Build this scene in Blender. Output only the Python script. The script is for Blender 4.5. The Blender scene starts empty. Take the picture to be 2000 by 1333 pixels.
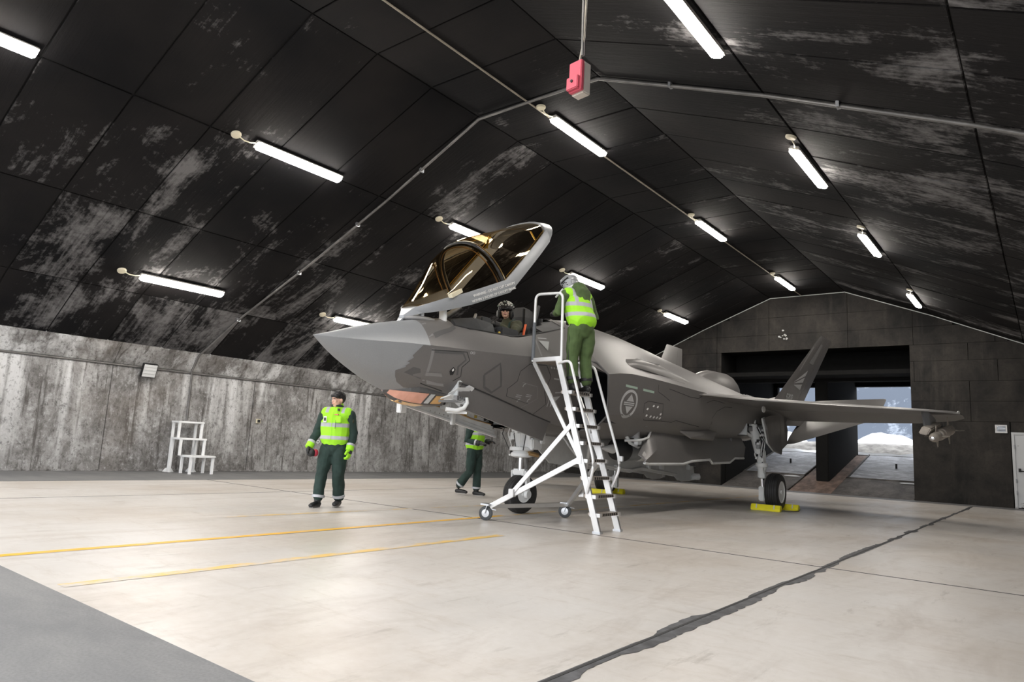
import bpy, bmesh, math, random
import numpy as np
from mathutils import Vector, Matrix, noise
from mathutils.bvhtree import BVHTree
PI=math.pi
random.seed(7)
S=bpy.context.scene
COL=S.collection
# ------------------------------------------------------------------ camera
CAM_H=1.07
def cam_axes(y,p,r):
    f=Vector((math.sin(y)*math.cos(p),math.cos(y)*math.cos(p),math.sin(p)))
    rt=Vector((math.cos(y),-math.sin(y),0)); dn=f.cross(rt)
    c,s=math.cos(r),math.sin(r)
    return c*rt+s*dn, -s*rt+c*dn, f
cr,cd,cf=cam_axes(math.radians(-38.393),math.radians(8.684),math.radians(-3.045))
cam=bpy.data.cameras.new('camera'); camo=bpy.data.objects.new('camera',cam); COL.objects.link(camo)
cam.sensor_width=36; cam.lens=24; cam.clip_end=400; cam.clip_start=.05
camo.matrix_world=Matrix(((cr.x,-cd.x,-cf.x,0),(cr.y,-cd.y,-cf.y,0),(cr.z,-cd.z,-cf.z,CAM_H),(0,0,0,1)))
S.camera=camo
# ------------------------------------------------------------------ sky and exposure
w=bpy.data.worlds.new('overcast'); S.world=w; w.use_nodes=True
bg=w.node_tree.nodes['Background']; bg.inputs[0].default_value=(.96,.975,1.0,1); bg.inputs[1].default_value=2.6
S.view_settings.view_transform='Standard'; S.view_settings.look='None'
S.view_settings.exposure=0.50; S.view_settings.gamma=1; S.view_settings.use_curve_mapping=False
LAMP=62.0   # radiance of the fluorescent diffusers
# ------------------------------------------------------------------ materials
class N:
    def __init__(s,name):
        s.m=bpy.data.materials.new(name); s.m.use_nodes=True; s.t=s.m.node_tree
        s.b=s.t.nodes['Principled BSDF']
    def n(s,kind,**kw):
        x=s.t.nodes.new(kind)
        for k,v in kw.items(): setattr(x,k,v)
        return x
    def l(s,a,b): s.t.links.new(a,b)
    def val(s,x,sock):
        if isinstance(x,(int,float)): sock.default_value=x
        elif isinstance(x,(tuple,list)): sock.default_value=(*x,1) if len(x)==3 and sock.type=='RGBA' else x
        else: s.l(x,sock)
    def math(s,op,a,b=0,c=None,clamp=False):
        x=s.n('ShaderNodeMath',operation=op,use_clamp=clamp)
        s.val(a,x.inputs[0]); s.val(b,x.inputs[1])
        if c is not None: s.val(c,x.inputs[2])
        return x.outputs[0]
    def mix(s,f,a,b):
        x=s.n('ShaderNodeMix',data_type='RGBA'); s.val(f,x.inputs[0]); s.val(a,x.inputs[6]); s.val(b,x.inputs[7]); return x.outputs[2]
    def pos(s,scale=(1,1,1),obj=False):
        src=s.n('ShaderNodeTexCoord').outputs['Object'] if obj else s.n('ShaderNodeNewGeometry').outputs['Position']
        x=s.n('ShaderNodeMapping'); s.l(src,x.inputs[0]); x.inputs[3].default_value=scale; return x.outputs[0]
    def xyz(s,obj=False):
        src=s.n('ShaderNodeTexCoord').outputs['Object'] if obj else s.n('ShaderNodeNewGeometry').outputs['Position']
        x=s.n('ShaderNodeSeparateXYZ'); s.l(src,x.inputs[0]); return x.outputs
    def noise(s,v,scale,detail=4,rough=.55,dist=0):
        x=s.n('ShaderNodeTexNoise'); s.l(v,x.inputs['Vector']); x.inputs['Scale'].default_value=scale
        x.inputs['Detail'].default_value=detail; x.inputs['Roughness'].default_value=rough; x.inputs['Distortion'].default_value=dist
        return x.outputs['Fac']
    def ramp(s,f,lo,hi,a=0,b=1):
        x=s.n('ShaderNodeMapRange',clamp=True); s.val(f,x.inputs[0]); s.val(lo,x.inputs[1]); s.val(hi,x.inputs[2]); x.inputs[3].default_value=a; x.inputs[4].default_value=b; return x.outputs[0]
    def bump(s,h,st=.3,d=.02):
        x=s.n('ShaderNodeBump'); x.inputs['Strength'].default_value=st; x.inputs['Distance'].default_value=d
        s.l(h,x.inputs['Height']); s.l(x.outputs[0],s.b.inputs['Normal'])
    def col(s,c): s.val(c,s.b.inputs['Base Color'])
    def rough(s,r): s.val(r,s.b.inputs['Roughness'])
def M(name,c,rough=.6,metal=0,var=.12,scale=6,bump=0,spec=.5,obj=True,c2=None):
    q=N(name); f=q.noise(q.pos(obj=obj),scale,5)
    a=tuple(x*(1-var) for x in c); b=c2 if c2 else tuple(min(1,x*(1+var)) for x in c)
    q.col(q.mix(q.ramp(f,.3,.7),a,b)); q.rough(rough); q.b.inputs['Metallic'].default_value=metal
    q.b.inputs['Specular IOR Level'].default_value=spec
    if bump: q.bump(q.noise(q.pos(obj=obj),scale*6,4),bump,.004)
    return q.m
def emis(name,c,st):
    q=N(name); q.col((.9,.9,.9)); q.val(c,q.b.inputs['Emission Color']); q.b.inputs['Emission Strength'].default_value=st; return q.m
MT={}
# floor concrete: pale, slightly pink, dragged stains along the shelter
q=N('pale_concrete'); big=q.noise(q.pos((1,1,1)),.35,4,.6); drag=q.noise(q.pos((.9,.28,1)),2.2,7,.65,.6); fine=q.noise(q.pos(),14,4,.6)
c=q.mix(q.ramp(big,.35,.7),(.575,.55,.525),(.515,.465,.415)); c=q.mix(q.ramp(drag,.50,.70,0,.8),c,(.42,.38,.345))
c=q.mix(q.ramp(q.noise(q.pos((1.6,.35,1)),3.4,8,.7),.60,.68,0,.5),c,(.27,.24,.21)); scr=q.noise(q.pos((.5,2.6,1)),2.4,10,.8,.3); c=q.mix(q.ramp(scr,.53,.68,0,.55),c,(.40,.345,.29)); c=q.mix(q.ramp(scr,.64,.70,0,.6),c,(.16,.14,.125)); c=q.mix(q.ramp(fine,.35,.75,0,.25),c,(.70,.68,.66))
c=q.mix(q.ramp(q.noise(q.pos((1,1,1)),1.7,9,.75,.8),.56,.66,0,.35),c,(.36,.32,.28)); c=q.mix(q.ramp(big,.5,.72,0,.35),c,(.36,.30,.24))
q.col(c); q.rough(q.ramp(drag,.3,.75,.30,.52)); q.b.inputs['Specular IOR Level'].default_value=.45; q.bump(fine,.12,.004); MT['floor']=q.m
q=N('dark_asphalt'); f=q.noise(q.pos((.6,1.6,1)),1.3,7,.65,.4); g2=q.noise(q.pos(),60,3)
c=q.mix(q.ramp(f,.3,.75),(.135,.138,.145),(.24,.238,.235)); c=q.mix(q.ramp(g2,.4,.7,0,.4),c,(.10,.10,.105)); q.col(c); q.rough(.62); q.bump(g2,.3,.004); MT['asphalt']=q.m
MT['tar']=M('tar_seal',(.075,.075,.08),.7,0,.5,9,.3)
MT['joint']=M('joint_dark',(.03,.03,.03),.8)
q=N('worn_yellow_paint'); f=q.noise(q.pos((1.6,.5,1)),4,7,.7); c=q.mix(q.ramp(f,.54,.66,0,.8),(.76,.42,.035),(.53,.48,.43)); q.col(c); q.rough(.5); MT['yellow_line']=q.m
q=N('faded_yellow_paint'); f=q.noise(q.pos((1.2,.45,1)),3,8,.75); c=q.mix(q.ramp(f,.44,.54),(.70,.47,.14),(.54,.50,.46)); q.col(c); q.rough(.5); MT['yellow_faded']=q.m
# sooted roof panels
q=N('sooted_concrete'); X_,Y_,Z_=q.xyz()
pat=q.noise(q.pos((.55,1.0,.5)),1.0,8,.68,.5); strk=q.noise(q.pos((.55,10,.5)),1.5,6,.7,.2); fine=q.noise(q.pos(),9,5,.65)
dist=q.math('ABSOLUTE',q.math('ADD',X_,6.75))
side=q.ramp(X_,-6,-4,0,1)
thr=q.math('SUBTRACT',.625,q.ramp(dist,2.8,9.0,0,.105)); thr=q.math('SUBTRACT',thr,q.math('MULTIPLY',side,.045)); rd_=q.n('ShaderNodeObjectInfo').outputs['Random']; thr=q.math('ADD',thr,q.math('MULTIPLY',q.math('SUBTRACT',rd_,.5),.12))
a=q.math('ADD',q.math('MULTIPLY',pat,.80),q.math('MULTIPLY',strk,.24))
a=q.math('ADD',a,q.math('MULTIPLY',q.math('SUBTRACT',fine,.5),.22))
wear=q.math('MULTIPLY',q.math('SUBTRACT',a,thr),7.5,clamp=True)
c=q.mix(q.ramp(q.noise(q.pos(),.5,3),.35,.65),(.007,.007,.008),(.016,.0145,.0145))
c=q.mix(q.math('MULTIPLY',wear,.92),c,(.20,.195,.197))
q.col(c); q.rough(.82); q.b.inputs['Specular IOR Level'].default_value=.12
q.bump(q.math('ADD',strk,q.math('MULTIPLY',fine,.4)),.45,.02); MT['roof']=q.m
# weathered side wall, run-down streaks
q=N('streaked_concrete'); X_,Y_,Z_=q.xyz()
run=q.noise(q.pos((1,1.0,.10)),1.5,6,.62,.25); run2=q.noise(q.pos((1,2.6,.22)),2.6,7,.68,.5); bl=q.noise(q.pos((1,1,.8)),1.1,9,.72,.4); fine=q.noise(q.pos((1,1,.8)),13,9,.8,.1); mid=q.noise(q.pos((1,1,.7)),2.4,10,.78,.2)
c=q.mix(q.ramp(bl,.38,.62),(.155,.148,.142),(.40,.395,.39)); c=q.mix(q.ramp(mid,.51,.64,0,.65),c,(.105,.098,.092)); c=q.mix(q.ramp(mid,.36,.46,.6,0),c,(.56,.56,.565))
c=q.mix(q.ramp(run2,.53,.63,0,.8),c,(.065,.058,.052)); pale=q.math('MULTIPLY',q.ramp(run,.51,.62),q.ramp(Z_,.2,2.4,.2,1)); c=q.mix(q.math('MULTIPLY',pale,.85),c,(.78,.785,.79))
c=q.mix(q.ramp(fine,.52,.62,0,.7),c,(.055,.051,.048)); c=q.mix(q.ramp(fine,.34,.44,.6,0),c,(.62,.62,.63)); c=q.mix(q.ramp(q.noise(q.pos(),.45,4),.55,.72,0,.35),c,(.20,.165,.135))
q.col(c); q.rough(.88); q.bump(q.math('ADD',mid,fine),.5,.02); MT['wall']=q.m
q=N('rear_wall_soot'); f=q.noise(q.pos((1,1,.8)),1.1,8,.65,.3); s2=q.noise(q.pos((2.2,1,.25)),2,6,.65); fine=q.noise(q.pos(),14,4,.6)
c=q.mix(q.ramp(f,.35,.7),(.010,.0092,.0088),(.052,.046,.040)); c=q.mix(q.ramp(s2,.55,.75,0,.55),c,(.070,.062,.054)); c=q.mix(q.ramp(fine,.5,.75,0,.5),c,(.012,.012,.012))
q.col(c); q.rough(.85); q.bump(q.math('ADD',f,fine),.4,.015); MT['rear']=q.m
MT['black']=M('soot_black',(.012,.012,.012),.95,spec=.2)
q=N('ramp_concrete'); f=q.noise(q.pos((1,.5,1)),1.6,8,.7,.4); fine=q.noise(q.pos(),18,4)
c=q.mix(q.ramp(f,.35,.68),(.05,.045,.042),(.19,.175,.165)); c=q.mix(q.ramp(fine,.5,.7,0,.4),c,(.03,.03,.03)); q.col(c); q.rough(.7); MT['ramp']=q.m
q=N('rusty_strip'); f=q.noise(q.pos((1,.5,1)),2.6,8,.7); c=q.mix(q.ramp(f,.4,.65),(.11,.075,.06),(.30,.21,.17)); q.col(c); q.rough(.75); MT['rust']=q.m
q=N('frosted_plate'); f=q.noise(q.pos((.5,1,1)),3.5,8,.7,.3); c=q.mix(q.ramp(f,.45,.62),(.27,.28,.31),(.55,.57,.62)); c=q.mix(q.ramp(q.noise(q.pos((1,3,1)),3,6),.64,.7),c,(.10,.10,.11)); q.col(c); q.rough(.6); MT['frost']=q.m
MT['snow']=M('snow',(.80,.83,.88),.8,0,.06,3,.3,obj=False)
MT['dirtysnow']=M('dirty_snow',(.30,.29,.275),.85,0,.45,3.5,.4,obj=False)
q=N('icy_rock'); f=q.noise(q.pos(),1.4,8,.7,.3); c=q.mix(q.ramp(f,.56,.66),(.085,.105,.14),(.26,.30,.36)); q.col(c); q.rough(.8); MT['rock']=q.m
# aircraft
def paint(name,c,rough=.48,metal=.25,grain=.10):
    q=N(name); f=q.noise(q.pos(obj=True),1.3,5,.6); g2=q.noise(q.pos(obj=True),160,2)
    k=q.mix(q.ramp(f,.3,.7),tuple(x*.93 for x in c),tuple(x*1.06 for x in c)); k=q.mix(q.ramp(g2,.45,.62,0,.35),k,tuple(x*(1+2*grain) for x in c))
    q.col(k); q.rough(rough); q.b.inputs['Metallic'].default_value=metal; return q.m
MT['jet']=paint('grey_jet_paint',(.165,.158,.155),.42,.3)
MT['jetdark']=paint('dark_seam_paint',(.105,.103,.104))
MT['jetlight']=paint('lighter_seam_paint',(.235,.232,.232))
MT['radome']=paint('radome_paint',(.27,.28,.292),.42,.15)
MT['frame']=paint('canopy_frame_paint',(.30,.315,.335),.4,.15)
MT['lead']=paint('leading_edge_paint',(.24,.235,.232),.42,.3)
MT['mark']=M('pale_grey_marking',(.42,.425,.43),.55,0,.05)
MT['markwhite']=M('white_marking',(.78,.78,.78),.5,0,.03)
MT['markgreen']=M('pale_green_strip',(.36,.47,.40),.5,0,.05)
MT['line']=M('panel_line',(.030,.030,.031),.7,0,.1)
MT['white']=M('white_gear_paint',(.74,.755,.76),.4,0,.06,5)
MT['doorwhite']=M('door_inner_white',(.56,.585,.60),.45,0,.08,5)
MT['greymetal']=M('grey_metal',(.30,.305,.31),.4,.5,.2,8)
MT['chrome']=M('chrome',(.75,.76,.78),.12,1,.05)
MT['rubber']=M('tyre_rubber',(.022,.022,.023),.62,0,.3,10,.2)
MT['blk']=M('matt_black',(.012,.012,.013),.6,0,.2)
MT['dkplastic']=M('dark_plastic',(.03,.032,.036),.5,0,.2)
MT['intake']=M('intake_liner',(.028,.030,.036),.55,0,.2)
MT['gold']=M('gold_edge',(.62,.44,.08),.3,.6,.1)
MT['pink']=M('sensor_glass_pink',(.78,.42,.33),.18,.25,.15,4)
MT['amber']=M('sensor_glass_amber',(.80,.50,.22),.2,.3,.1,4)
MT['cream']=M('cream_patch',(.72,.66,.50),.5,0,.05)
MT['bomb']=M('bomb_grey',(.20,.21,.215),.5,0,.12,5)
MT['palegrey']=M('pale_grey_cap',(.62,.63,.63),.5,0,.06)
MT['tanwrap']=M('tan_cover',(.43,.39,.345),.7,0,.2,8)
MT['brass']=M('brass_fitting',(.50,.33,.16),.35,.8,.15)
def glass(name,c,alpha,rough=.03):
    q=N(name); q.b.inputs['Base Color'].default_value=(*c,1)
    tr=q.n('ShaderNodeBsdfTransparent'); tr.inputs[0].default_value=(*alpha,1); gl=q.n('ShaderNodeBsdfGlossy'); gl.inputs['Color'].default_value=(*c,1); gl.inputs['Roughness'].default_value=rough
    fr=q.n('ShaderNodeFresnel'); fr.inputs[0].default_value=1.55
    mx=q.n('ShaderNodeMixShader'); q.l(q.math('ADD',q.math('MULTIPLY',fr.outputs[0],.9),.05,clamp=True),mx.inputs[0]); q.l(tr.outputs[0],mx.inputs[1]); q.l(gl.outputs[0],mx.inputs[2])
    q.l(mx.outputs[0],q.t.nodes['Material Output'].inputs[0]); return q.m
MT['glass']=glass('smoked_gold_glass',(1,.86,.62),(.62,.52,.38))
# misc
MT['alu']=M('aluminium',(.60,.60,.60),.32,.75,.06,5)
MT['tread']=M('perforated_tread',(.34,.30,.265),.5,.4,.35,40)
MT['rail']=M('white_rail_paint',(.72,.73,.74),.3,.2,.05)
MT['railgrey']=M('grey_foam_sleeve',(.10,.11,.125),.6,0,.1)
MT['castor']=M('castor_rubber',(.05,.055,.06),.6,0,.2)
MT['zinc']=M('zinc_plate',(.55,.57,.60),.3,.9,.1)
MT['chock']=M('chock_yellow',(.88,.80,.02),.45,0,.08,6)
MT['redbox']=M('red_plastic',(.62,.10,.14),.45,0,.15,5)
MT['cream_plastic']=M('cream_plastic',(.62,.56,.50),.5,0,.08)
MT['pipe']=M('grey_conduit',(.16,.155,.15),.45,.4,.3,4,obj=False)
MT['pipetan']=M('tan_conduit',(.36,.32,.26),.5,.2,.2,4,obj=False)
MT['housing']=M('lamp_housing',(.50,.48,.45),.5,0,.08)
MT['lamp']=emis('lamp_diffuser',(1.0,.94,.86),LAMP)
MT['whitewood']=M('whitewashed_timber',(.78,.79,.80),.6,0,.1,4)
q=N('chipped_white_door'); f=q.noise(q.pos(),2.2,8,.7); X_,Y_,Z_=q.xyz(); c=q.mix(q.ramp(q.math('ADD',f,q.ramp(Z_,0,.7,.12,0)),.64,.68),(.66,.68,.70),(.13,.10,.09)); q.col(c); q.rough(.5); MT['door']=q.m
MT['skin']=M('skin',(.66,.40,.30),.5,0,.06,10); MT['lips']=M('lips',(.55,.24,.22),.5,0,.05)
MT['hair']=M('black_hair',(.010,.009,.010),.45,0,.4,60,.4)
MT['dkgreen']=M('dark_green_fabric',(.016,.036,.030),.85,0,.25,9,.25)
MT['green']=M('green_fabric',(.064,.105,.034),.85,0,.25,7,.3)
MT['olive']=M('olive_flight_suit',(.050,.052,.030),.85,0,.25,8,.25)
MT['boot']=M('boot_leather',(.012,.012,.013),.5,0,.3); MT['sole']=M('pale_sole',(.22,.215,.21),.7)
MT['lime']=M('lime_fabric',(.36,.80,.025),.75,0,.08,7,.2); MT['silver']=M('reflective_band',(.46,.47,.50),.5,.1,.08)
MT['helmet']=M('grey_helmet',(.26,.27,.28),.3,.1,.12); MT['visor']=M('dark_visor',(.012,.012,.014),.08,0,.1)
MT['orange']=M('orange_strap',(.85,.16,.06),.6); MT['earred']=M('red_shell',(.45,.03,.06),.3)
def vest(name,bands,vert=None,c=(.36,.80,.025)):
    q=N(name); x,y,z=q.xyz(obj=True); f=None
    for lo,hi in bands:
        k=q.math('MULTIPLY',q.math('GREATER_THAN',z,lo),q.math('LESS_THAN',z,hi)); f=k if f is None else q.math('MAXIMUM',f,k)
    if vert:
        ax=q.math('ABSOLUTE',x)
        k=q.math('MULTIPLY',q.math('GREATER_THAN',ax,vert[0]),q.math('LESS_THAN',ax,vert[1])); k=q.math('MULTIPLY',k,q.math('GREATER_THAN',z,vert[2])); f=q.math('MAXIMUM',f,k)
    nz=q.noise(q.pos(obj=True),7,4); base=q.mix(q.ramp(nz,.3,.7),tuple(k*.86 for k in c),c)
    q.col(q.mix(f,base,(.42,.43,.46))); q.rough(.75); return q.m
# ------------------------------------------------------------------ geometry helpers
class B:
    def __init__(s): s.v=[]; s.f=[]
    def add(s,v,f):
        o=len(s.v); s.v+= [tuple(p) for p in v]; s.f+=[tuple(i+o for i in k) for k in f]; return s
    def box(s,a,b):
        (x0,y0,z0),(x1,y1,z1)=a,b
        return s.add([(x0,y0,z0),(x1,y0,z0),(x1,y1,z0),(x0,y1,z0),(x0,y0,z1),(x1,y0,z1),(x1,y1,z1),(x0,y1,z1)],
            [(0,3,2,1),(4,5,6,7),(0,1,5,4),(1,2,6,5),(2,3,7,6),(3,0,4,7)])
    def bar(s,p,q,w,h,up=(0,0,1)):   # rectangular bar between two points
        p,q=Vector(p),Vector(q); d=(q-p).normalized(); u=Vector(up)
        if abs(d.dot(u))>.98: u=Vector((1,0,0))
        r=d.cross(u).normalized()*w/2; t=r.cross(d).normalized()*h/2
        return s.add([p-r-t,p+r-t,p+r+t,p-r+t,q-r-t,q+r-t,q+r+t,q-r+t],[(0,3,2,1),(4,5,6,7),(0,1,5,4),(1,2,6,5),(2,3,7,6),(3,0,4,7)])
    def cyl(s,p,q,r0,r1=None,n=16): return s.tube([p,q],[r0,r0 if r1 is None else r1],n)
    def tube(s,pts,r,n=12,cap=True,flat=1.0,ref=None):
        pts=[Vector(p) for p in pts]; k=len(pts); rr=r if isinstance(r,(list,tuple)) else [r]*k; rings=[]; prev=None
        for i,p in enumerate(pts):
            d=((pts[min(i+1,k-1)]-p).normalized()+(p-pts[max(i-1,0)]).normalized())
            if d.length<1e-6: d=pts[min(i+1,k-1)]-pts[max(i-1,0)]
            d.normalize()
            if prev is None:
                u=Vector(ref) if ref else (Vector((0,0,1)) if abs(d.z)<.9 else Vector((1,0,0)))
            else: u=prev
            a=d.cross(u).normalized(); b=a.cross(d).normalized(); prev=b
            rings.append([p+(a*math.cos(t)+b*math.sin(t)*flat)*rr[i] for t in (2*PI*j/n for j in range(n))])
        return s.loft(rings,cap)
    def loft(s,rings,cap=True,closed=True):
        n=len(rings[0]); v=[p for r in rings for p in r]; f=[]
        for i in range(len(rings)-1):
            for j in range(n if closed else n-1):
                a=i*n+j; b=i*n+(j+1)%n; f.append((a,b,b+n,a+n))
        if cap and closed: f.append(tuple(range(n))[::-1]); f.append(tuple(range(len(v)-n,len(v))))
        return s.add(v,f)
    def lathe(s,prof,o=(0,0,0),axis=(1,0,0),n=32,cap=True):  # prof: (radius, along)
        ax=Vector(axis).normalized(); u=Vector((0,0,1)) if abs(ax.z)<.9 else Vector((1,0,0)); a=ax.cross(u).normalized(); b=a.cross(ax); o=Vector(o)
        return s.loft([[o+ax*h+(a*math.cos(t)+b*math.sin(t))*r for t in (2*PI*j/n for j in range(n))] for r,h in prof],cap)
    def ell(s,c,r,n=14,m=9,rot=None):
        c=Vector(c); rings=[]
        for i in range(m+1):
            t=PI*i/m; t=min(max(t,.02),PI-.02)
            ring=[Vector((r[0]*math.sin(t)*math.cos(2*PI*j/n),r[1]*math.sin(t)*math.sin(2*PI*j/n),-r[2]*math.cos(t))) for j in range(n)]
            rings.append([c+(rot@p if rot else p) for p in ring])
        return s.loft(rings)
    def prism(s,poly,d):   # planar 3D polygon extruded by vector d
        d=Vector(d); p=[Vector(x) for x in poly]; n=len(p)
        return s.add(p+[x+d for x in p],[tuple(range(n))[::-1],tuple(range(n,2*n))]+[(i,(i+1)%n,(i+1)%n+n,i+n) for i in range(n)])
    def xf(s,mt): s.v=[tuple(mt@Vector(p)) for p in s.v]; return s
    def mirror(s): s.v=[(-x,y,z) for x,y,z in s.v]; s.f=[k[::-1] for k in s.f]; return s
def link(name,me,parent=None):
    o=bpy.data.objects.new(name,me); COL.objects.link(o)
    if parent: o.parent=parent
    return o
def mk(name,b,m,parent=None,smooth=None,bevel=0,fix=True):
    me=bpy.data.meshes.new(name); me.from_pydata(b.v,[],b.f); me.update()
    if fix or bevel:
        bm=bmesh.new(); bm.from_mesh(me)
        if fix: bmesh.ops.recalc_face_normals(bm,faces=bm.faces)
        if bevel:
            ed=[e for e in bm.edges if len(e.link_faces)==2 and e.calc_face_angle(0)>.5]
            bmesh.ops.bevel(bm,geom=ed,offset=bevel,segments=2,affect='EDGES',clamp_overlap=True)
        bm.to_mesh(me); bm.free()
    for mm in (m if isinstance(m,(list,tuple)) else [m]): me.materials.append(MT[mm] if isinstance(mm,str) else mm)
    if smooth is not None:
        for p in me.polygons: p.use_smooth=True
        me.set_sharp_from_angle(angle=math.radians(smooth))
    return link(name,me,parent)
def tag(o,label,cat=None,group=None,kind=None):
    if label: o['label']=label
    if cat: o['category']=cat
    if group: o['group']=group
    if kind: o['kind']=kind
    return o
def empty(name,loc=(0,0,0),rz=0):
    o=bpy.data.objects.new(name,None); COL.objects.link(o); o.location=loc; o.rotation_euler=(0,0,rz); o.empty_display_size=.2; return o
def copytree(o,parent=None):
    c=o.copy(); COL.objects.link(c)
    if parent: c.parent=parent
    for ch in list(o.children): copytree(ch,c)
    return c
def textmesh(name,txt,size,m,parent,mat4):
    cu=bpy.data.curves.new(name,'FONT'); cu.body=txt; cu.size=size; cu.align_x='LEFT'; cu.extrude=.0015; cu.offset=size*.012
    o=bpy.data.objects.new(name,cu); COL.objects.link(o); dg=bpy.context.evaluated_depsgraph_get(); me=bpy.data.meshes.new_from_object(o.evaluated_get(dg))
    bpy.data.objects.remove(o); me.transform(mat4); me.materials.clear(); me.materials.append(MT[m]); return link(name,me,parent)
def basis(o,u,v):
    u=Vector(u).normalized(); n=u.cross(Vector(v)).normalized(); v=n.cross(u); return Matrix(((u.x,v.x,n.x,o[0]),(u.y,v.y,n.y,o[1]),(u.z,v.z,n.z,o[2]),(0,0,0,1)))
def pchip(xs,ys):
    xs=np.array(xs,float); ys=np.array(ys,float); h=np.diff(xs); d=np.diff(ys)/h; m=np.zeros(len(xs))
    for i in range(1,len(xs)-1):
        if d[i-1]*d[i]>0: w1=2*h[i]+h[i-1]; w2=h[i]+2*h[i-1]; m[i]=(w1+w2)/(w1/d[i-1]+w2/d[i])
    m[0]=d[0]; m[-1]=d[-1]
    def f(x):
        i=int(np.clip(np.searchsorted(xs,x)-1,0,len(h)-1)); t=min(max((x-xs[i])/h[i],0),1); a=t*t
        return float((2*t*a-3*a+1)*ys[i]+(t*a-2*a+t)*h[i]*m[i]+(3*a-2*t*a)*ys[i+1]+(t*a-a)*h[i]*m[i+1])
    return f
# ------------------------------------------------------------------ SHELTER
XC=-6.75; YR=25.67; YF=-.6; XW=-17.05; XE=2*XC-XW
PROF=[(-16.70,2.93),(-15.25,3.86),(-13.0,4.95),(-10.65,6.0),(-8.04,7.05),(-5.46,7.05),(-2.85,6.0),(-.5,4.95),(1.75,3.86),(3.20,2.93)]
def struct(o,label=None): o['kind']='structure'; return tag(o,label)
# ground outside, floor bed, slabs
b=B().box((-60,-60,-.3),(45,1.83,0)); struct(mk('ground_apron',b,'asphalt'),'dark grey asphalt apron outside the concrete floor edge')
b=B().box((XW-.3,1.83,-.3),(XE+.3,YR+.4,-.012)); floor=struct(mk('floor',b,'joint'),'pale concrete shelter floor of large slabs')
xs=[-14.25,-11.2,-6.55,-1.895,XE]; ys=[1.83,7.75,13.7,19.65,YR]; G=.009
for i in range(4):
    for j in range(4):
        b=B().box((xs[i]+G,ys[j]+(G if j else 0),-.2),(xs[i+1]-G,ys[j+1]-G,0))
        if i==1: pass
        o=mk('slab',b,'floor',floor)
b=B().box((XW-.3,1.83,-.2),(-14.25-G,YR,.004)); mk('edge_strip',b,'asphalt',floor)
b=B().box((-14.2,24.55,-.1),(XE,YR,.003)); mk('edge_strip',b,'asphalt',floor)
for x in (-11.2,): mk('joint_filler',B().box((x-.012,1.84,-.02),(x+.012,YR,.0015)),'joint',floor)
mk('joint_filler',B().box((-14.25,7.735,-.02),(XE,7.765,.0015)),'joint',floor)
# ragged tar seam
pts=[]; 
def tarstrip(x,y0,y1,wl,wr,seed):
    rnd=random.Random(seed); y=y0; L=[];R=[]; a=ta=wl; c2=tc=wr
    while y<y1:
        if rnd.random()<.10: ta=wl*rnd.choice([.12,.3,.8,1.5,2.2])
        if rnd.random()<.10: tc=wr*rnd.choice([.12,.3,.8,1.5,2.2])
        a+=(ta-a)*.45; c2+=(tc-c2)*.45
        L.append((x-.012-a*rnd.uniform(.85,1.15),y,.0025)); R.append((x+.012+c2*rnd.uniform(.85,1.15),y,.0025)); y+=rnd.uniform(.03,.06)
    n=len(L); return B().add(L+R,[(i,i+n,i+n+1,i+1) for i in range(n-1)])
b=tarstrip(-1.895,1.85,7.7,.034,.034,3); b2=tarstrip(-1.895,7.7,24.5,.026,.024,5); b.add(b2.v,b2.f); mk('tar_seam',b,'tar',floor,fix=False)
b=B().box((-1.905,1.85,0),(-1.887,24.5,.004)); mk('tar_seam',b,'joint',floor)
# painted lines
def line(x0,x1,w,y0,y1,m,label):
    b=B().add([(x0-w/2,y0,.0022),(x0+w/2,y0,.0022),(x1+w/2,y1,.0022),(x1-w/2,y1,.0022)],[(0,1,2,3)]); mk('painted_line',b,m,floor,fix=False)
line(-6.56,-6.66,.105,1.85,8.4,'yellow_line','')
line(-8.15,-7.9,.10,4.6,9.6,'yellow_faded',''); line(-5.18,-5.24,.12,1.9,6.6,'yellow_faded','')
line(-6.66,-6.75,.09,8.4,22,'yellow_faded',''); line(-4.5,2.5,.1,22.6,22.2,'yellow_faded','')
# roof: backing slabs, panels set below them with open joints
b=B(); T=.35
rings=[[(x,y,z) for x,z in PROF]+[(x,y,z+T+.03) for x,z in PROF[::-1]] for y in (YF,YR+.3)]
b.loft(rings); ceiling=struct(mk('ceiling',B().loft([[(x,y,z+.03) for x,z in PROF]+[(x,y,z+T) for x,z in PROF[::-1]] for y in (YF,YR+.3)]),'black'),'soot blackened vaulted roof of concrete panels')
PW=1.215; ny=int((YR-YF)/PW)+1
for k in range(len(PROF)-1):
    (x0,z0),(x1,z1)=PROF[k],PROF[k+1]; d=Vector((x1-x0,0,z1-z0)); L=d.length; u=d.normalized(); nrm=Vector((u.z,0,-u.x))
    if nrm.z>0: nrm=-nrm
    me=None
    for j in range(ny):
        ya=8.78-PW*8+PW*j
        if ya>YR-.05 or ya+PW<YF: continue
        yb=min(ya+PW,YR); ya=max(ya,YF); g=.011; dz=random.uniform(-.006,.006)
        p0=Vector((x0,0,z0))+u*g; p1=Vector((x1,0,z1))-u*g; off=nrm*(-.005+dz)
        bb=B().loft([[p0+off+Vector((0,y,0)),p1+off+Vector((0,y,0)),p1-nrm*.045+Vector((0,y,0)),p0-nrm*.045+Vector((0,y,0))] for y in (ya+g,yb-g)])
        mk('panel',bb,'roof',ceiling,bevel=.006)
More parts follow.
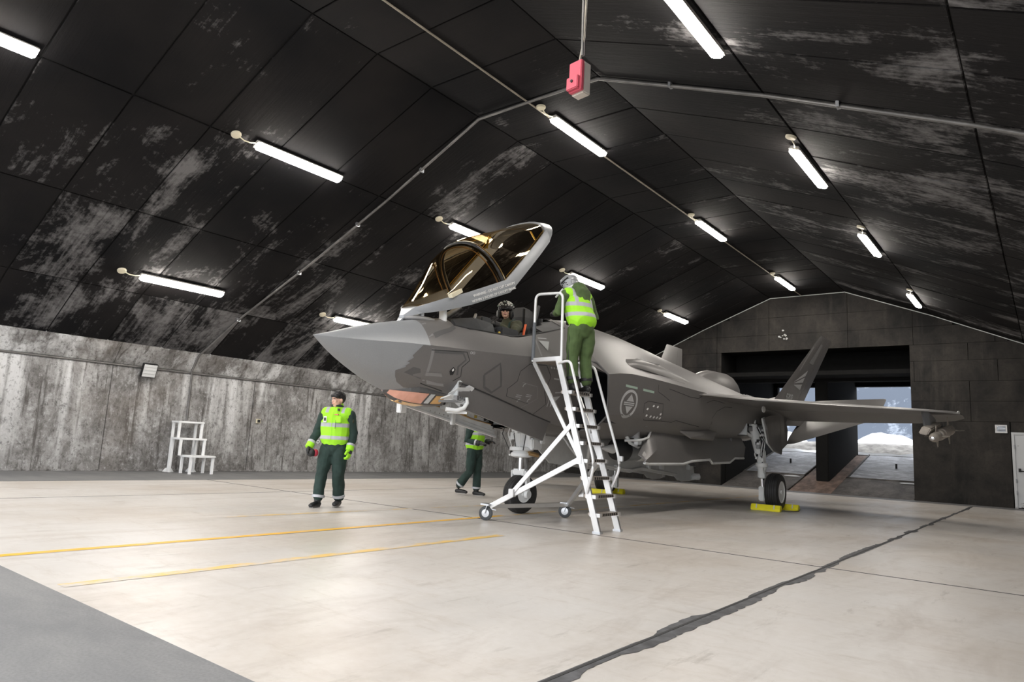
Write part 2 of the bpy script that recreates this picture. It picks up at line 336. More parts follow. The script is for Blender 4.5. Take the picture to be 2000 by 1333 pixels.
# left wall: upright panels and the inclined haunch above the pipe
def sidewall(name,sx,label):
    X=lambda x: x if sx<0 else 2*XC-x
    w=struct(mk(name,B().box((min(X(XW-.05),X(XW-.5)),YF,-.1),(max(X(XW-.05),X(XW-.5)),YR+.3,3.3)),'wall'),label)
    y=YF; i=0
    while y<YR:
        y2=min(y+3.64,YR); dz=random.uniform(0,.012)
        b=B().loft([[(X(XW-.06),yy,0),(X(XW+dz),yy,0),(X(XW+dz),yy,2.47),(X(XW-.06),yy,2.47)] for yy in (y+.006,y2-.006)]); mk('panel',b,'wall',w,bevel=.008)
        b=B().loft([[(X(XW-.06),yy,2.475),(X(XW+.012),yy,2.475),(X(-16.69),yy,2.945),(X(-17.11),yy,3.15)] for yy in (y+.004,y2-.004)]); mk('haunch_panel',b,'wall',w,bevel=.008)
        y=y2
    return w
sidewall('wall_left',-1,'pale streaked concrete side wall behind the walking man'); sidewall('wall_right',1,'streaked concrete side wall opposite the pale one')
# low plinth line at wall foot
b=B().box((XW,YF,0),(XW+.07,YR,.05)); struct(mk('baseboard_left',b,'wall',bevel=.01),'low concrete kerb along the pale side wall')
# rear wall with the wide exhaust opening
OX0,OX1,OZ=-9.92,-3.54,5.12
rw=struct(mk('wall_rear',B().box((XW-.3,YR+.06,-.1),(OX0-.02,YR+.5,7.2)).box((OX1+.02,YR+.06,-.1),(XE+.3,YR+.5,7.2)).box((OX0-.02,YR+.06,OZ+.02),(OX1+.02,YR+.5,7.2)),'black'),'soot darkened concrete end wall of board-marked courses')
zj=[0,2.56,3.19,3.83,4.5,5.05,5.65,6.3,7.05]
def zroof(x):
    for (x0,z0),(x1,z1) in zip(PROF,PROF[1:]):
        if x0<=x<=x1: return z0+(z1-z0)*(x-x0)/(x1-x0)
    return 2.9
def course(x0,x1,z0,z1):
    if x1-x0<.05: return
    n=8; xx=[x0+(x1-x0)*i/n for i in range(n+1)]+[x for x,_ in PROF if x0<x<x1]; xx=sorted(xx)
    top=[(x,min(z1,zroof(x)-.005)) for x in xx]; pts=[(x,z) for x,z in top if z>z0+.02]
    if len(pts)<2: return
    poly=[(pts[0][0],z0)]+pts+[(pts[-1][0],z0)]; d=random.uniform(0,.010)
    mk('panel',B().prism([(x,YR+.001-d,z) for x,z in poly],(0,.06+d,0)),'rear',rw)
g=.007
for z0,z1 in zip(zj,zj[1:]):
    if z0<OZ-.1: 
        xsL=[-17.05,-14.6,-12.3,-10.1,OX0] if z0>0 else [-17.05,-13.2,OX0]; xsR=([OX1,-1.92,.4,3.2] if int(z0*10)%2 else [OX1,-3.42,-1.17,1.4,3.2]) if z0>0 else [OX1,-.92+.0,3.2]
        cuts=[(xsL[i],xsL[i+1]) for i in range(len(xsL)-1)]+[(xsR[i],xsR[i+1]) for i in range(len(xsR)-1)]
    else:
        xx=[-17,-14.6,-12.3,-10.1,-8.1,-5.4,-3.42,-1.2,1.2,3.2]; cuts=list(zip(xx,xx[1:]))
    for a,c2 in cuts:
        if z0==0 and c2>-.95 and a<-.5: c2=-.95
        if z0==0 and a>=-.93: a=.05
        course(a+g,c2-g,z0+g*.6,z1-g*.6)
mk('panel',B().box((-.93,YR,2.26),(.05,YR+.06,2.555)),'rear',rw)
# thin pale flashing where the roof meets the end wall
b=B()
for (x0,z0),(x1,z1) in zip(PROF,PROF[1:]): b.bar((x0,YR-.02,z0-.012),(x1,YR-.02,z1-.012),.03,.022)
struct(mk('trim_1',b,'palegrey'),'thin pale line along the roof edge on the end wall')
rq=random.Random(9)
for k in range(11):
    x=-7.62+rq.uniform(-.14,.2); z=5.62+rq.uniform(-.16,.2); e=rq.uniform(.02,.06)
    mk('paint_flake',B().prism([(x-e,YR-.018,z),(x-e*.2,YR-.018,z-e*.7),(x+e,YR-.018,z-.2*e),(x+e*.5,YR-.018,z+e*.6),(x-e*.4,YR-.018,z+e*.8)],(0,.02,0)),'palegrey',rw)
# exhaust tunnel
YT=32.1; sl=.226
b=B().box((OX0-.4,YR+.5,-.2),(OX0,YT+.3,5.4)).box((OX1,YR+.5,-.2),(OX1+.4,YT+.3,5.4)).box((OX0-.4,YR+.5,OZ),(OX1+.4,YT+.3,OZ+.3))
b.box((OX0-.2,YR+.3,4.15),(OX1+.2,28.2,4.3)).box((OX0-.1,27.3,4.05),(OX1+.1,27.7,OZ+.1))
tun=struct(mk('wall_exhaust_tunnel',b,'black'),'black sooted exhaust tunnel behind the end wall opening')
WZ0,WZ1=1.45,4.33
b=B().box((OX0-.1,YT,WZ1),(OX1+.1,YT+.3,5.3)).box((-9.98,YT,1.3),(-9.75,YT+.3,5.3)).box((-3.7,YT,1.3),(-3.5,YT+.3,5.3)); mk('window_wall',b,'black',tun)
part=struct(mk('wall_partition',B().box((-6.95,27.4,.2),(-6.5,YT+.3,5.2)),'black',bevel=.03),'dark dividing pier between the two exhaust openings')
def ramp(x0,x1,y0,y1,dz,m,name,parent): 
    z=lambda y:(y-YR)*sl+dz
    return mk(name,B().add([(x0,y0,z(y0)),(x1,y0,z(y0)),(x1,y1,z(y1)),(x0,y1,z(y1)),(x0,y0,z(y0)-.4),(x1,y0,z(y0)-.4),(x1,y1,z(y1)-.4),(x0,y1,z(y1)-.4)],[(0,1,2,3),(0,4,5,1),(1,5,6,2),(2,6,7,3),(3,7,4,0),(4,7,6,5)]),m,parent,bevel=.01)
rmp=struct(ramp(OX0,OX1,YR,YT+.3,-.06,'black','floor_exhaust_ramp',None),'sloping blast ramp with frosted plates in the end wall opening')
for x0,x1 in ((-9.9,-7.5),(-6.05,-3.56)):
    ramp(x0,x1,YR+.02,28.0,0,'ramp','ramp_slab',rmp)
    ramp(x0+.05,x1,28.05,YT,-.015,'frost','frosted_plate',rmp)
    for xa,xb,ya,yb in ((x0,x0+.06,28.0,YT),(x0,x1,28.0,28.06),(x1-.05,x1,28.0,YT)): ramp(xa,xb,ya,yb,.03,'ramp','plate_edge',rmp)
    mk('lifting_pin',B().cyl(((x0+x1)/2+.1,30,(30-YR)*sl-.02),((x0+x1)/2+.1,30,(30-YR)*sl+.16),.035),'blk',rmp)
    mk('snow_patch',B().ell((x1-.4,27.75,(27.75-YR)*sl),(.32,.13,.035)),'snow',rmp,smooth=60)
ramp(-7.48,-6.07,YR+.02,YT,-.03,'rust','ramp_strip',rmp)
# outside beyond the openings
def heights(name,x0,x1,y0,y1,nx,nyy,fz,m,label):
    v=[(x0+(x1-x0)*i/nx,y0+(y1-y0)*j/nyy,fz(x0+(x1-x0)*i/nx,y0+(y1-y0)*j/nyy)) for j in range(nyy+1) for i in range(nx+1)]
    f=[(j*(nx+1)+i,j*(nx+1)+i+1,(j+1)*(nx+1)+i+1,(j+1)*(nx+1)+i) for j in range(nyy) for i in range(nx)]
    return struct(mk(name,B().add(v,f),m,smooth=70),label)
ns=lambda x,y,s:noise.fractal(Vector((x*s,y*s,3.3)),1,2,4)
heights('ground_bank',-30,16,YT+.32,35.2,90,14,lambda x,y:1.42+.05*(y-YT)+.10*ns(x,y,1.7)+.42*min(1,(y-YT)/1.2),'dirtysnow','dirty trampled snow bank outside the exhaust openings')
heights('ground_snow',-30,16,34.2,37.6,120,24,lambda x,y:1.2+min(1.0,max(0,(y-34.2)/1.8))*(.85+.50*math.sin(x*1.25+2.9)+.16*ns(x,y,.9)),'snow','white snow drift outside below the grey rock')
heights('wall_rock_outside',-45,30,37.2,41,100,40,lambda x,y:-1+ (y-37.2)*2.3+.12*ns(x,y,.8),'rock','blue grey rock face outside the exhaust openings')
# steel door, frame and grille in the end wall
d=struct(mk('door_1',B().box((-.86,YR-.03,.03),(-.02,YR+.03,2.18)),'door',bevel=.006),'chipped white steel door in the dark end wall')
mk('door_frame',B().box((-.93,YR-.05,0),(-.86,YR+.05,2.25)).box((-.02,YR-.05,0),(.05,YR+.05,2.25)).box((-.86,YR-.05,2.18),(-.02,YR+.05,2.25)),'door',d)
mk('door_handle',B().box((-.80,YR-.075,1.08),(-.74,YR-.03,1.18)).cyl((-.77,YR-.08,1.1),(-.66,YR-.08,1.1),.012),'blk',d)
for z in (.4,.75,1.75): mk('hinge',B().cyl((-.865,YR-.06,z),(-.865,YR-.06,z+.12),.016),'zinc',d)
vt=mk('vent_grille',B().box((-1.32,YR-.03,2.22),(-1.28,YR+.02,2.47)).box((-1.06,YR-.03,2.22),(-1.02,YR+.02,2.47)).box((-1.28,YR-.03,2.43),(-1.06,YR+.02,2.47)).box((-1.28,YR-.03,2.22),(-1.06,YR+.02,2.26)),'whitewood'); tag(vt,'small white framed vent beside the chipped door','vent')
mk('vent_back',B().box((-1.28,YR-.008,2.26),(-1.06,YR+.004,2.43)),'blk',vt)
for k in range(4): mk('slat',B().box((-1.275,YR-.024,2.275+.042*k),(-1.065,YR-.01,2.29+.042*k)),'zinc',vt)
# ------------------------------------------------------------------ roof lamps
def lamp(x,y,z,rx,label,group,hook,off=False):
    t=empty('fluorescent_light_offscreen' if off else 'fluorescent_light',(x,y,z)); t.rotation_euler=(0,rx,0); tag(t,label,'light',group)
    L=1.77; w=.085
    oct_=lambda w0,h0,h1,ya,yb:[[(-w0,yy,h1),(-w0,yy,h0+.02),(-w0+.025,yy,h0),(w0-.025,yy,h0),(w0,yy,h0+.02),(w0,yy,h1)] for yy in (ya,ya+.03,yb-.03,yb)]
    r=oct_(w,-.135,-.075,0,L)
    for i in (0,3): r[i]=[(px*.72,py,pz*.93) for px,py,pz in r[i]]
    mk('diffuser',B().loft(r),'lamp',t)
    mk('housing',B().loft([[(-w-.008,yy,-.08),(w+.008,yy,-.08),(w-.02,yy,-.02),(-w+.02,yy,-.02)] for yy in (-.02,L+.02)]),'housing',t,bevel=.006)
    for yy in (.35,L-.35): mk('bracket',B().box((-.03,yy-.02,-.03),(.03,yy+.02,.006)),'zinc',t)
    mk('junction_box',B().lathe([(.001,-.035),(.075,-.035),(.085,-.02),(.085,.004)],(hook*.03,-.36,0),(0,0,1),20),'cream',t,smooth=40)
    mk('cable',B().tube([(hook*.03,-.31,-.025),(hook*.05,-.2,-.05),(hook*.03,-.1,-.06),(0,-.015,-.05)],.011,8),'cream',t,smooth=60)
    return t
sL=math.atan2(6.0-4.95,13-10.65); sLL=math.atan2(4.95-3.86,15.25-13)
ORD=['nearest the end wall','second from the end wall','third from the end wall','fourth from the end wall','farthest from the end wall']
def row(ys_,x,rx,hook,what,grp,off=()):
    for k,y in enumerate(sorted(ys_,reverse=True)): lamp(x,y,zroof(x)-.005,rx,'white tube lamp on %s, %s'%(what,ORD[4] if k==len(ys_)-1 else ORD[k]),grp,hook,y in off)
row((.84,5.91,10.83,15.8,21.95),-10.55,-math.atan(.402),-1,'the upper left roof slope','lamps on the upper left roof slope')
row((1.1,6.0,10.9),-14.6,-math.atan(.485),-1,'the roof slope above the pale wall','lamps low on the left roof slope',(1.1,))
row((3.0,9.45,15.95,22.4),-6.8,0,-1,'the flat ridge panels','lamps along the ridge',(3.0,))
row((.9,5.78,10.73,15.7,22.05),-2.95,math.atan(.402),1,'the door-side roof slope','lamps on the right roof slope',(.9,))
# conduits
tag(mk('roof_conduit',B().tube([(-6.92,YF,7.036),(-6.92,YR-.1,7.036)],.016,8),'pipetan',smooth=60),'thin tan conduit running straight along the roof ridge','conduit')
cy=pchip([-16.7,-15.25,-13,-10.65,-8.04],[8.50,8.72,8.93,8.97,8.80])
arch=[(-17.022,8.55,1.28),(-17.022,8.54,2.15),(-16.972,8.51,2.38),(-16.972,8.50,2.50)]+[(x,cy(x),z-.045) for x,z in PROF[:5]]+[(-7.7,8.77,6.99),(-5.75,8.74,6.99)]+[(x,8.78,z-.045) for x,z in PROF[5:9]]
ar=tag(mk('arch_conduit',B().tube(arch,.026,10),'pipe',smooth=60),'grey pipe arching from the wall up and over the roof','conduit')
for x in (-15.4,-13.4,-11.5,-9.6,-4.2,-1.9): mk('clip',B().box((x-.02,(cy(x) if x<-8 else 8.78)-.05,zroof(x)-.07),(x+.02,(cy(x) if x<-8 else 8.78)+.05,zroof(x)+.01)),'zinc',ar)
tag(mk('wall_pipe',B().tube([(XW+.032,YF,2.448),(XW+.032,YR-.04,2.448)],.024,8),'pipe',smooth=60),'thin grey pipe running along the pale side wall','pipe')
# hanging red control box
rb=empty('hanging_control_box',(-2.64,3.99,0)); tag(rb,'red and cream control box hanging on a cable from the roof','control box')
mk('cable',B().tube([(0,0,zroof(-2.64)),(.0,0,4.6),(.01,0,4.0)],.012,8),'pipe',rb,smooth=60); mk('cable',B().tube([(.03,0,zroof(-2.6)),(.025,0,4.5),(.02,0,4.15),(-.02,0,3.93)],.008,8),'pipetan',rb,smooth=60)
R3=Matrix.Rotation(math.radians(-8),4,'Z')
mk('box_body',B().box((-.06,-.03,3.68),(.06,.05,3.93)).xf(R3),'cream_plastic',rb,bevel=.008); mk('box_front',B().box((-.06,-.065,3.69),(.062,-.028,3.93)).xf(R3),'redbox',rb,bevel=.006)
mk('box_switch_plate',B().box((-.062,-.09,3.70),(.05,-.062,3.80)).xf(R3),'redbox',rb,bevel=.006); mk('button',B().cyl(R3@Vector((-.005,-.098,3.76)),R3@Vector((-.005,-.085,3.76)),.011),'blk',rb)
# flood light on the wall
fl=empty('floodlight',(XW,7.42,2.4)); tag(fl,'rectangular unlit floodlight fixed to the pale side wall','floodlight')
Rf=Matrix.Rotation(math.radians(18),4,'Y')
Rf=Matrix.Translation((.115,0,0))@Rf
mk('casing',B().box((.02,-.17,-.17),(.10,.17,.17)).xf(Rf),'blk',fl,bevel=.01); mk('lens',B().box((.098,-.15,-.15),(.106,.15,.15)).xf(Rf),'palegrey',fl); mk('bracket',B().box((-.01,-.04,-.14),(.02,.04,-.02)).box((0,-.03,-.11),(.15,.03,-.06)),'zinc',fl)
for k in range(3): mk('lens_rib',B().box((.105,-.15,-.08+.08*k),(.11,.15,-.07+.08*k)).xf(Rf),'zinc',fl)
wb_=tag(mk('wall_socket',B().box((XW-.01,10.46,1.30),(XW+.06,10.58,1.42)),'cream',bevel=.008),'small cream socket box on the pale side wall','socket'); mk('cover',B().box((XW+.058,10.48,1.32),(XW+.068,10.56,1.40)),'blk',wb_)
# whitewashed step stand
st=empty('step_stand',(-16.42,8.45,0)); tag(st,'white timber three-tier step stand against the pale side wall','steps')
def leg(x,y,z0,z1): mk('leg',B().box((x-.028,y-.028,z0),(x+.028,y+.028,z1)),'whitewood',st,bevel=.004)
TI=((-.24,.30),(-.34,.24),(-.28,.28))
for x,z1 in ((.5,.40),(.08,.40)):
    for y in TI[0]: leg(x,y,0,z1)
for x,z0,z1 in ((.12,.42,.80),(-.28,.0,.80)):
    for y in TI[1]: leg(x,y,z0,z1)
for x,z0,z1 in ((-.16,.8,1.2),(-.46,0,1.2)):
    for y in TI[2]: leg(x,y,z0,z1)
for x0,x1,(y0,y1),z in ((.02,.55,TI[0],.41),(-.3,.16,TI[1],.81),(-.5,-.12,TI[2],1.21)):
    mk('tread',B().box((x0,y0-.04,z-.02),(x1,y1+.04,z+.025)),'whitewood',st,bevel=.005)
for x,y in ((-.46,-.28),(-.46,.28)): mk('foot_block',B().loft([[(x-.07,y-.11,0),(x+.07,y-.11,0),(x+.07,y+.11,0),(x-.07,y+.11,0)],[(x-.05,y-.05,.09),(x+.05,y-.05,.09),(x+.05,y+.05,.09),(x-.05,y+.05,.09)]]),'whitewood',st)
# ------------------------------------------------------------------ AIRCRAFT
AX,AY=-6.78,4.775
jet=empty('fighter_jet',(AX,AY,0)); tag(jet,'grey stealth fighter jet with raised canopy parked in the shelter','aircraft')
FINS=[]; JL=[]   # meshes for projection
kw=pchip([0,.25,.52,.9,1.3,1.9,2.4,3.15,3.7,4.25,4.5],[0,.115,.21,.34,.46,.65,.78,.92,1.0,1.07,1.38])
kzc=pchip([0,.5,1.3,2.4,3.15,3.7,4.25,4.5],[2.235,2.25,2.295,2.32,2.36,2.40,2.44,2.25])
kzt=pchip([0,.21,.66,1.16,1.66,1.95,2.5,3.5,4.4,4.5],[2.235,2.30,2.455,2.59,2.70,2.77,2.90,3.05,3.2,3.22])
kzk=pchip([0,.23,.56,.9,1.17,1.4,2.0,3.0,4.0,4.5],[2.235,2.075,1.90,1.76,1.68,1.62,1.55,1.45,1.36,1.32])
kwb=pchip([0,.25,.5,1.0,1.5,2.0,2.5,4.0,4.5],[0,.07,.125,.27,.41,.52,.57,.62,.70])
kzb=pchip([0,.25,.5,1.0,1.5,2.0,2.5,3.0,4.0,4.5],[2.235,2.12,2.03,1.92,1.88,1.85,1.76,1.66,1.45,1.38])
kws=pchip([0,.5,1.3,1.9,1.98,2.2,2.7,3.0,3.46,4.24,4.5],[0,.13,.28,.37,.40,.50,.585,.61,.62,.60,.55])
kzs=pchip([0,.5,1.3,1.9,1.98,2.2,2.7,3.0,3.46,4.24,4.5],[2.235,2.36,2.56,2.66,2.655,2.635,2.64,2.645,2.745,2.96,3.03])
def curve2(p,q,n,bulge):  # n interior pts from p to q bulged outward
    p,q=np.array(p),np.array(q); d=q-p; nr=np.array([d[1],-d[0]]); r=[]
    for i in range(1,n+1):
        t=i/(n+1); r.append(p+d*t+nr*bulge*4*t*(1-t))
    return r
def secA(s):
    w_,zc,zt,zk,wb,zb,ws,zs=(k(s) for k in (kw,kzc,kzt,kzk,kwb,kzb,kws,kzs))
    k0=(0,zk);k1=(wb,zb);k2=(w_,zc);k3=(ws,zs);k4=(0,zt)
    fb=.10 if s<2 else .02
    low=curve2(k1,k2,4,.05) if w_<1.075 else curve2(k1,(1.0,2.36),3,.03)+[np.array((1.0,2.36))]
    P=[k0]+curve2(k0,k1,3,.10)+[k1]+low+[k2]+curve2(k2,k3,4,.05 if s<2 else .015)+[k3]+curve2(k3,k4,4,.12)+[k4]
    return [(float(a),s,float(c)) for a,c in P]
stA=[0.004,.06,.13,.22,.34,.48,.64,.82,1.0,1.15,1.3,1.45,1.6,1.75,1.9,1.98,2.1,2.3,2.5,2.7,2.85,3.0,3.15,3.3,3.46,3.7,3.95,4.15,4.3,4.4,4.45,4.5]
nA=20
def half_mesh(stations,sec,keep):
    b=B(); n=None
    for i,s in enumerate(stations):
        P=sec(s); n=len(P); b.v+=P
    for i in range(len(stations)-1):
        for j in range(n-1):
            if keep(i,j): a=i*n+j; b.f.append((a,a+n,a+n+1,a+1))
    return b
def both(b):
    m=B(); m.add(b.v,b.f); m.add([(-x,y,z) for x,y,z in b.v],[k[::-1] for k in b.f]); return m
def weld(o):
    bm=bmesh.new(); bm.from_mesh(o.data); bmesh.ops.remove_doubles(bm,verts=bm.verts,dist=.0008); bmesh.ops.recalc_face_normals(bm,faces=bm.faces); bm.to_mesh(o.data); bm.free()
    for p in o.data.polygons: p.use_smooth=True
    o.data.set_sharp_from_angle(angle=math.radians(26))
JR=1.42   # radome joint
iR=[i for i,s in enumerate(stA) if s<1.46]; stR=stA[:len(iR)]
def radsec(s): return secA(s)
o=mk('radome',both(half_mesh(stR,secA,lambda i,j:True)),'radome',jet,smooth=26,fix=False); weld(o); JL.append(o); tag(o,'pale grey pointed radome')
stF=stA[len(iR)-1:]
def keepF(i,j):
    s=(stF[i]+stF[i+1])/2
    if 1.98<s<4.45 and j>=14: return False      # cockpit
    if 2.0<s<4.05 and j<4: return False         # nose gear bay
    return True
o=mk('forward_fuselage',both(half_mesh(stF,secA,keepF)),'jet',jet,fix=False); weld(o); JL.append(o); FF=o
# mid and aft fuselage
TB=dict(s=[4.5,5.1,6.0,7.2,8.4,10.3,11.7,13.0,14.0,14.3],
 zk=[1.32,1.27,1.25,1.25,1.27,1.32,1.45,1.62,1.72,1.76],wb=[.95,1.02,1.10,1.25,1.35,1.45,1.45,1.25,.85,.75],zb=[1.36,1.30,1.27,1.34,1.42,1.50,1.6,1.72,1.8,1.84],
 wm=[1.39,1.44,1.52,1.62,1.70,1.74,1.74,1.62,1.05,.92],zm=[1.62,1.65,1.68,1.72,1.76,1.80,1.85,1.92,1.95,1.97],w=[1.38,1.47,1.60,1.75,1.82,1.84,1.84,1.78,1.25,1.05],zc=[2.25,2.32,2.29,2.23,2.20,2.18,2.18,2.17,2.17,2.17],zt=[3.22,3.30,3.31,3.23,3.12,2.97,2.85,2.74,2.62,2.58])
KB={k:pchip(TB['s'],v) for k,v in TB.items() if k!='s'}
def secB(s):
    z=lambda k:KB[k](s); w_,zc,zt=z('w'),z('zc'),z('zt'); h=zt-zc
    P=[(0,z('zk')),(.22,z('zk')),(z('wb')*.6,z('zk')+.3*(z('zb')-z('zk'))),(z('wb'),z('zb'))]
    P+=[tuple(p) for p in curve2((z('wb'),z('zb')),(z('wm'),z('zm')),3,.10)]+[(z('wm'),z('zm'))]+[tuple(p) for p in curve2((z('wm'),z('zm')),(w_,zc),3,.02)]+[(w_,zc)]
    k=min(1,max(0,(s-4.5)/.9)); up=[(.93,.06),(.84,.15),(.72,.29),(.60,.46),(.48,.63),(.36,.79),(.24,.91),(.12,.98),(0,1)]
    for a,f in up: P.append((w_*a,zc+h*f))
    return [(float(a),s,float(c)) for a,c in P]
stB=[4.5,4.6,4.8,5.1,5.4,5.7,6.0,6.4,6.8,7.2,7.6,8.0,8.4,8.9,9.4,9.7,10.3,10.8,11.2,11.7,12.3,13.0,13.5,14.0,14.3]
def keepB(i,j):
    s=(stB[i]+stB[i+1])/2
    if 5.75<s<9.7 and 1<=j<=2: return False    # weapon bays
    if 9.75<s<11.15 and 4<=j<=6: return False  # main gear bay
    return True
o=mk('mid_fuselage',both(half_mesh(stB,secB,keepB)),'jet',jet,fix=False); weld(o); JL.append(o); MF=o
# intake mouths
for sd in (1,-1):
    b=B(); sec=lambda s,k:[(.80+.15*k,s,1.46),(1.33-.1*k,s,1.50),(1.375-.1*k,s,1.68),(1.37-.1*k,s,2.20),(1.18,s,2.38),(.98+.05*k,s,2.40),(.80+.15*k,s,2.3)]
    b.loft([sec(4.52,0),sec(5.2,.3),sec(6.6,1)],cap=False); b.add(sec(6.6,1),[tuple(range(7))])
    if sd<0: b.mirror()
    mk('intake_duct',b,'intake',jet)
    P=[(1.385,4.50,1.60),(1.40,4.495,1.9),(1.385,4.50,2.24),(1.20,4.455,2.435),(1.07,4.36,2.455)]
    b=B().tube(P,.018,8)
    b2=B().tube([(1.385,4.50,1.60),(1.2,4.51,1.42),(.9,4.52,1.36)],.018,8); b.add(b2.v,b2.f)
    if sd<0: b.mirror()
    mk('intake_lip',b,'jetdark',jet,smooth=50)
# fuselage skirt that closes the body behind the nose gear bay
b=B().loft([[(-.62,4.06,1.46),(.62,4.06,1.46),(.62,4.06,1.9),(-.62,4.06,1.9)],[(-.6,2.02,1.86),(.6,2.02,1.86),(.6,2.02,2.1),(-.6,2.02,2.1)]])
mk('nose_gear_bay',B().box((-.54,2.0,2.04),(.54,4.1,2.06)).box((-.54,1.98,1.62),(.54,2.0,2.06)).box((-.54,4.08,1.4),(.54,4.1,2.06)).box((-.55,2,1.88),(-.53,4.1,2.06)).box((.53,2,1.88),(.55,4.1,2.06)),'doorwhite',jet)
for k in range(6): mk('bay_rib',B().box((-.53,2.25+.33*k,1.93),(.53,2.28+.33*k,2.05)),'white',jet)
# weapon bay liners with clutter
rnd=random.Random(4)
for sd in (1,-1):
    b=B().box((.24,5.75,1.86),(1.42,9.7,1.90)).box((.22,5.75,1.27),(.25,9.7,1.9)).box((.24,5.72,1.3),(1.3,5.76,1.9)).box((.24,9.68,1.4),(1.42,9.72,1.9)).box((1.36,5.75,1.5),(1.4,9.7,1.9))
    if sd<0: b.mirror()
    mk('weapon_bay',b,'greymetal',jet)
    if sd>0:
        for k in range(26):
            x=rnd.uniform(1.14,1.26); y=rnd.uniform(5.8,7.2); z=rnd.uniform(1.18,1.42); a,c2,d2=rnd.uniform(.02,.045),rnd.uniform(.02,.07),rnd.uniform(.02,.07)
            mk('bay_fitting',B().box((x-a,y-c2*2,z-d2),(x+a,y+c2*2,z+d2)),rnd.choice(['white','doorwhite','greymetal','dkplastic','white']),jet,bevel=.006)
        for k in range(6):
            y0=5.8+.2*k; mk('bay_hose',B().tube([(1.24,y0,1.40),(1.20,y0+.2,1.24+.03*(k%2)),(1.16,y0+.5,1.20),(1.22,y0+.8,1.38)],.012,7),rnd.choice(['white','blk','brass']),jet,smooth=60)
        mk('bay_hose',B().tube([(1.12,5.58,1.36),(1.15,5.7,1.22),(1.17,5.95,1.16),(1.16,6.12,1.22),(1.14,6.22,1.42)],.032,10),'doorwhite',jet,smooth=60)
# cockpit
ck=B(); SL=[(kws(s),s,kzs(s)) for s in (1.98,2.2,2.5,2.7,3.0,3.3,3.46,3.9,4.24,4.45)]
ck.loft([[(-x,y,z),( -x*.93,y,z-.06),(-x*.9,y,2.2),(x*.9,y,2.2),(x*.93,y,z-.06),(x,y,z)] for x,y,z in SL],cap=False,closed=False)
ck.add([(-.55,4.45,3.04),(.55,4.45,3.04),(.5,4.45,2.2),(-.5,4.45,2.2)],[(0,1,2,3)]); ck.add([(-.4,1.985,2.65),(.4,1.985,2.65),(.36,1.985,2.2),(-.36,1.985,2.2)],[(0,1,2,3)])
ck.add([(-.3,1.985,2.72),(.3,1.985,2.72),(0,1.985,2.77),(-.4,1.985,2.65),(.4,1.985,2.65)],[(3,4,1,2,0)])
mk('cockpit_tub',ck,'dkplastic',jet)
for sd in (1,-1):
    b=B().tube([(sd*(x-.012),y,z+.006) for x,y,z in SL],.016,6); mk('sill_seal',b,'blk',jet,smooth=60)
# rear deck behind the seat
mk('rear_deck',B().loft([[(-.55,4.48,3.03),(.55,4.48,3.03),(.3,4.48,3.17),(-.3,4.48,3.17)],[(-.5,4.0,2.86),(.5,4.0,2.86),(.25,4.0,2.98),(-.25,4.0,2.98)]]),'blk',jet,bevel=.02)
gs=mk('glare_shield',B().loft([[(-.40,2.05,2.62),(.40,2.05,2.62),(.26,2.05,2.78),(-.26,2.05,2.78)],[(-.46,2.5,2.66),(.46,2.5,2.66),(.32,2.5,2.87),(-.32,2.5,2.87)],[(-.46,2.86,2.60),(.46,2.86,2.60),(.36,2.86,2.84),(-.36,2.86,2.84)]]),'dkplastic',jet,bevel=.02)
mk('display_panel',B().box((-.40,2.83,2.60),(.40,2.90,2.78)),'blk',jet,bevel=.015)
mk('display_hood',B().box((.16,2.66,2.6),(.30,2.9,2.93)),'dkplastic',jet,bevel=.02)
mk('side_console',B().box((.33,2.9,2.5),(.5,3.32,2.80)),'dkplastic',jet,bevel=.02); mk('side_console',B().box((-.5,2.9,2.4),(-.33,3.5,2.66)),'dkplastic',jet,bevel=.02)
mk('grab_strut',B().bar((.34,2.35,2.60),(.28,2.55,2.93),.03,.03),'greymetal',jet); mk('latch_bar',B().bar((-.42,2.0,2.72),(-.50,3.1,2.90),.03,.035),'brass',jet)
mk('indicator',B().ell((.50,2.84,2.69),(.02,.02,.02)),'gold',jet,smooth=60)
# ejection seat
mk('seat',B().box((-.24,3.3,2.18),(.24,3.75,2.35)),'dkplastic',jet,bevel=.03)
mk('seat_back',B().loft([[(-.25,3.72,2.2),(.25,3.72,2.2),(.25,3.95,2.2),(-.25,3.95,2.2)],[(-.24,3.86,2.95),(.24,3.86,2.95),(.22,4.1,2.95),(-.22,4.1,2.95)]]),'dkplastic',jet,bevel=.03)
mk('head_box',B().loft([[(-.20,3.82,2.88),(.20,3.82,2.88),(.2,4.14,2.88),(-.2,4.14,2.88)],[(-.17,3.84,3.14),(.17,3.84,3.14),(.17,4.18,3.14),(-.17,4.18,3.14)],[(-.12,3.9,3.32),(.12,3.9,3.32),(.12,4.14,3.3),(-.12,4.14,3.3)]]),'blk',jet,bevel=.03)
mk('harness_strap',B().tube([(.23,3.82,3.0),(.26,3.74,2.85),(.27,3.70,2.6)],.02,6,flat=.4),'orange',jet); mk('seat_rail',B().bar((.2,4.0,2.6),(.2,4.2,3.38),.03,.04),'dkplastic',jet)
for k in range(7): mk('seat_fitting',B().box((.18,3.95+.04*k,2.75+.06*k),(.27,3.99+.04*k,2.80+.06*k)),rnd.choice(['blk','greymetal','dkplastic']),jet)
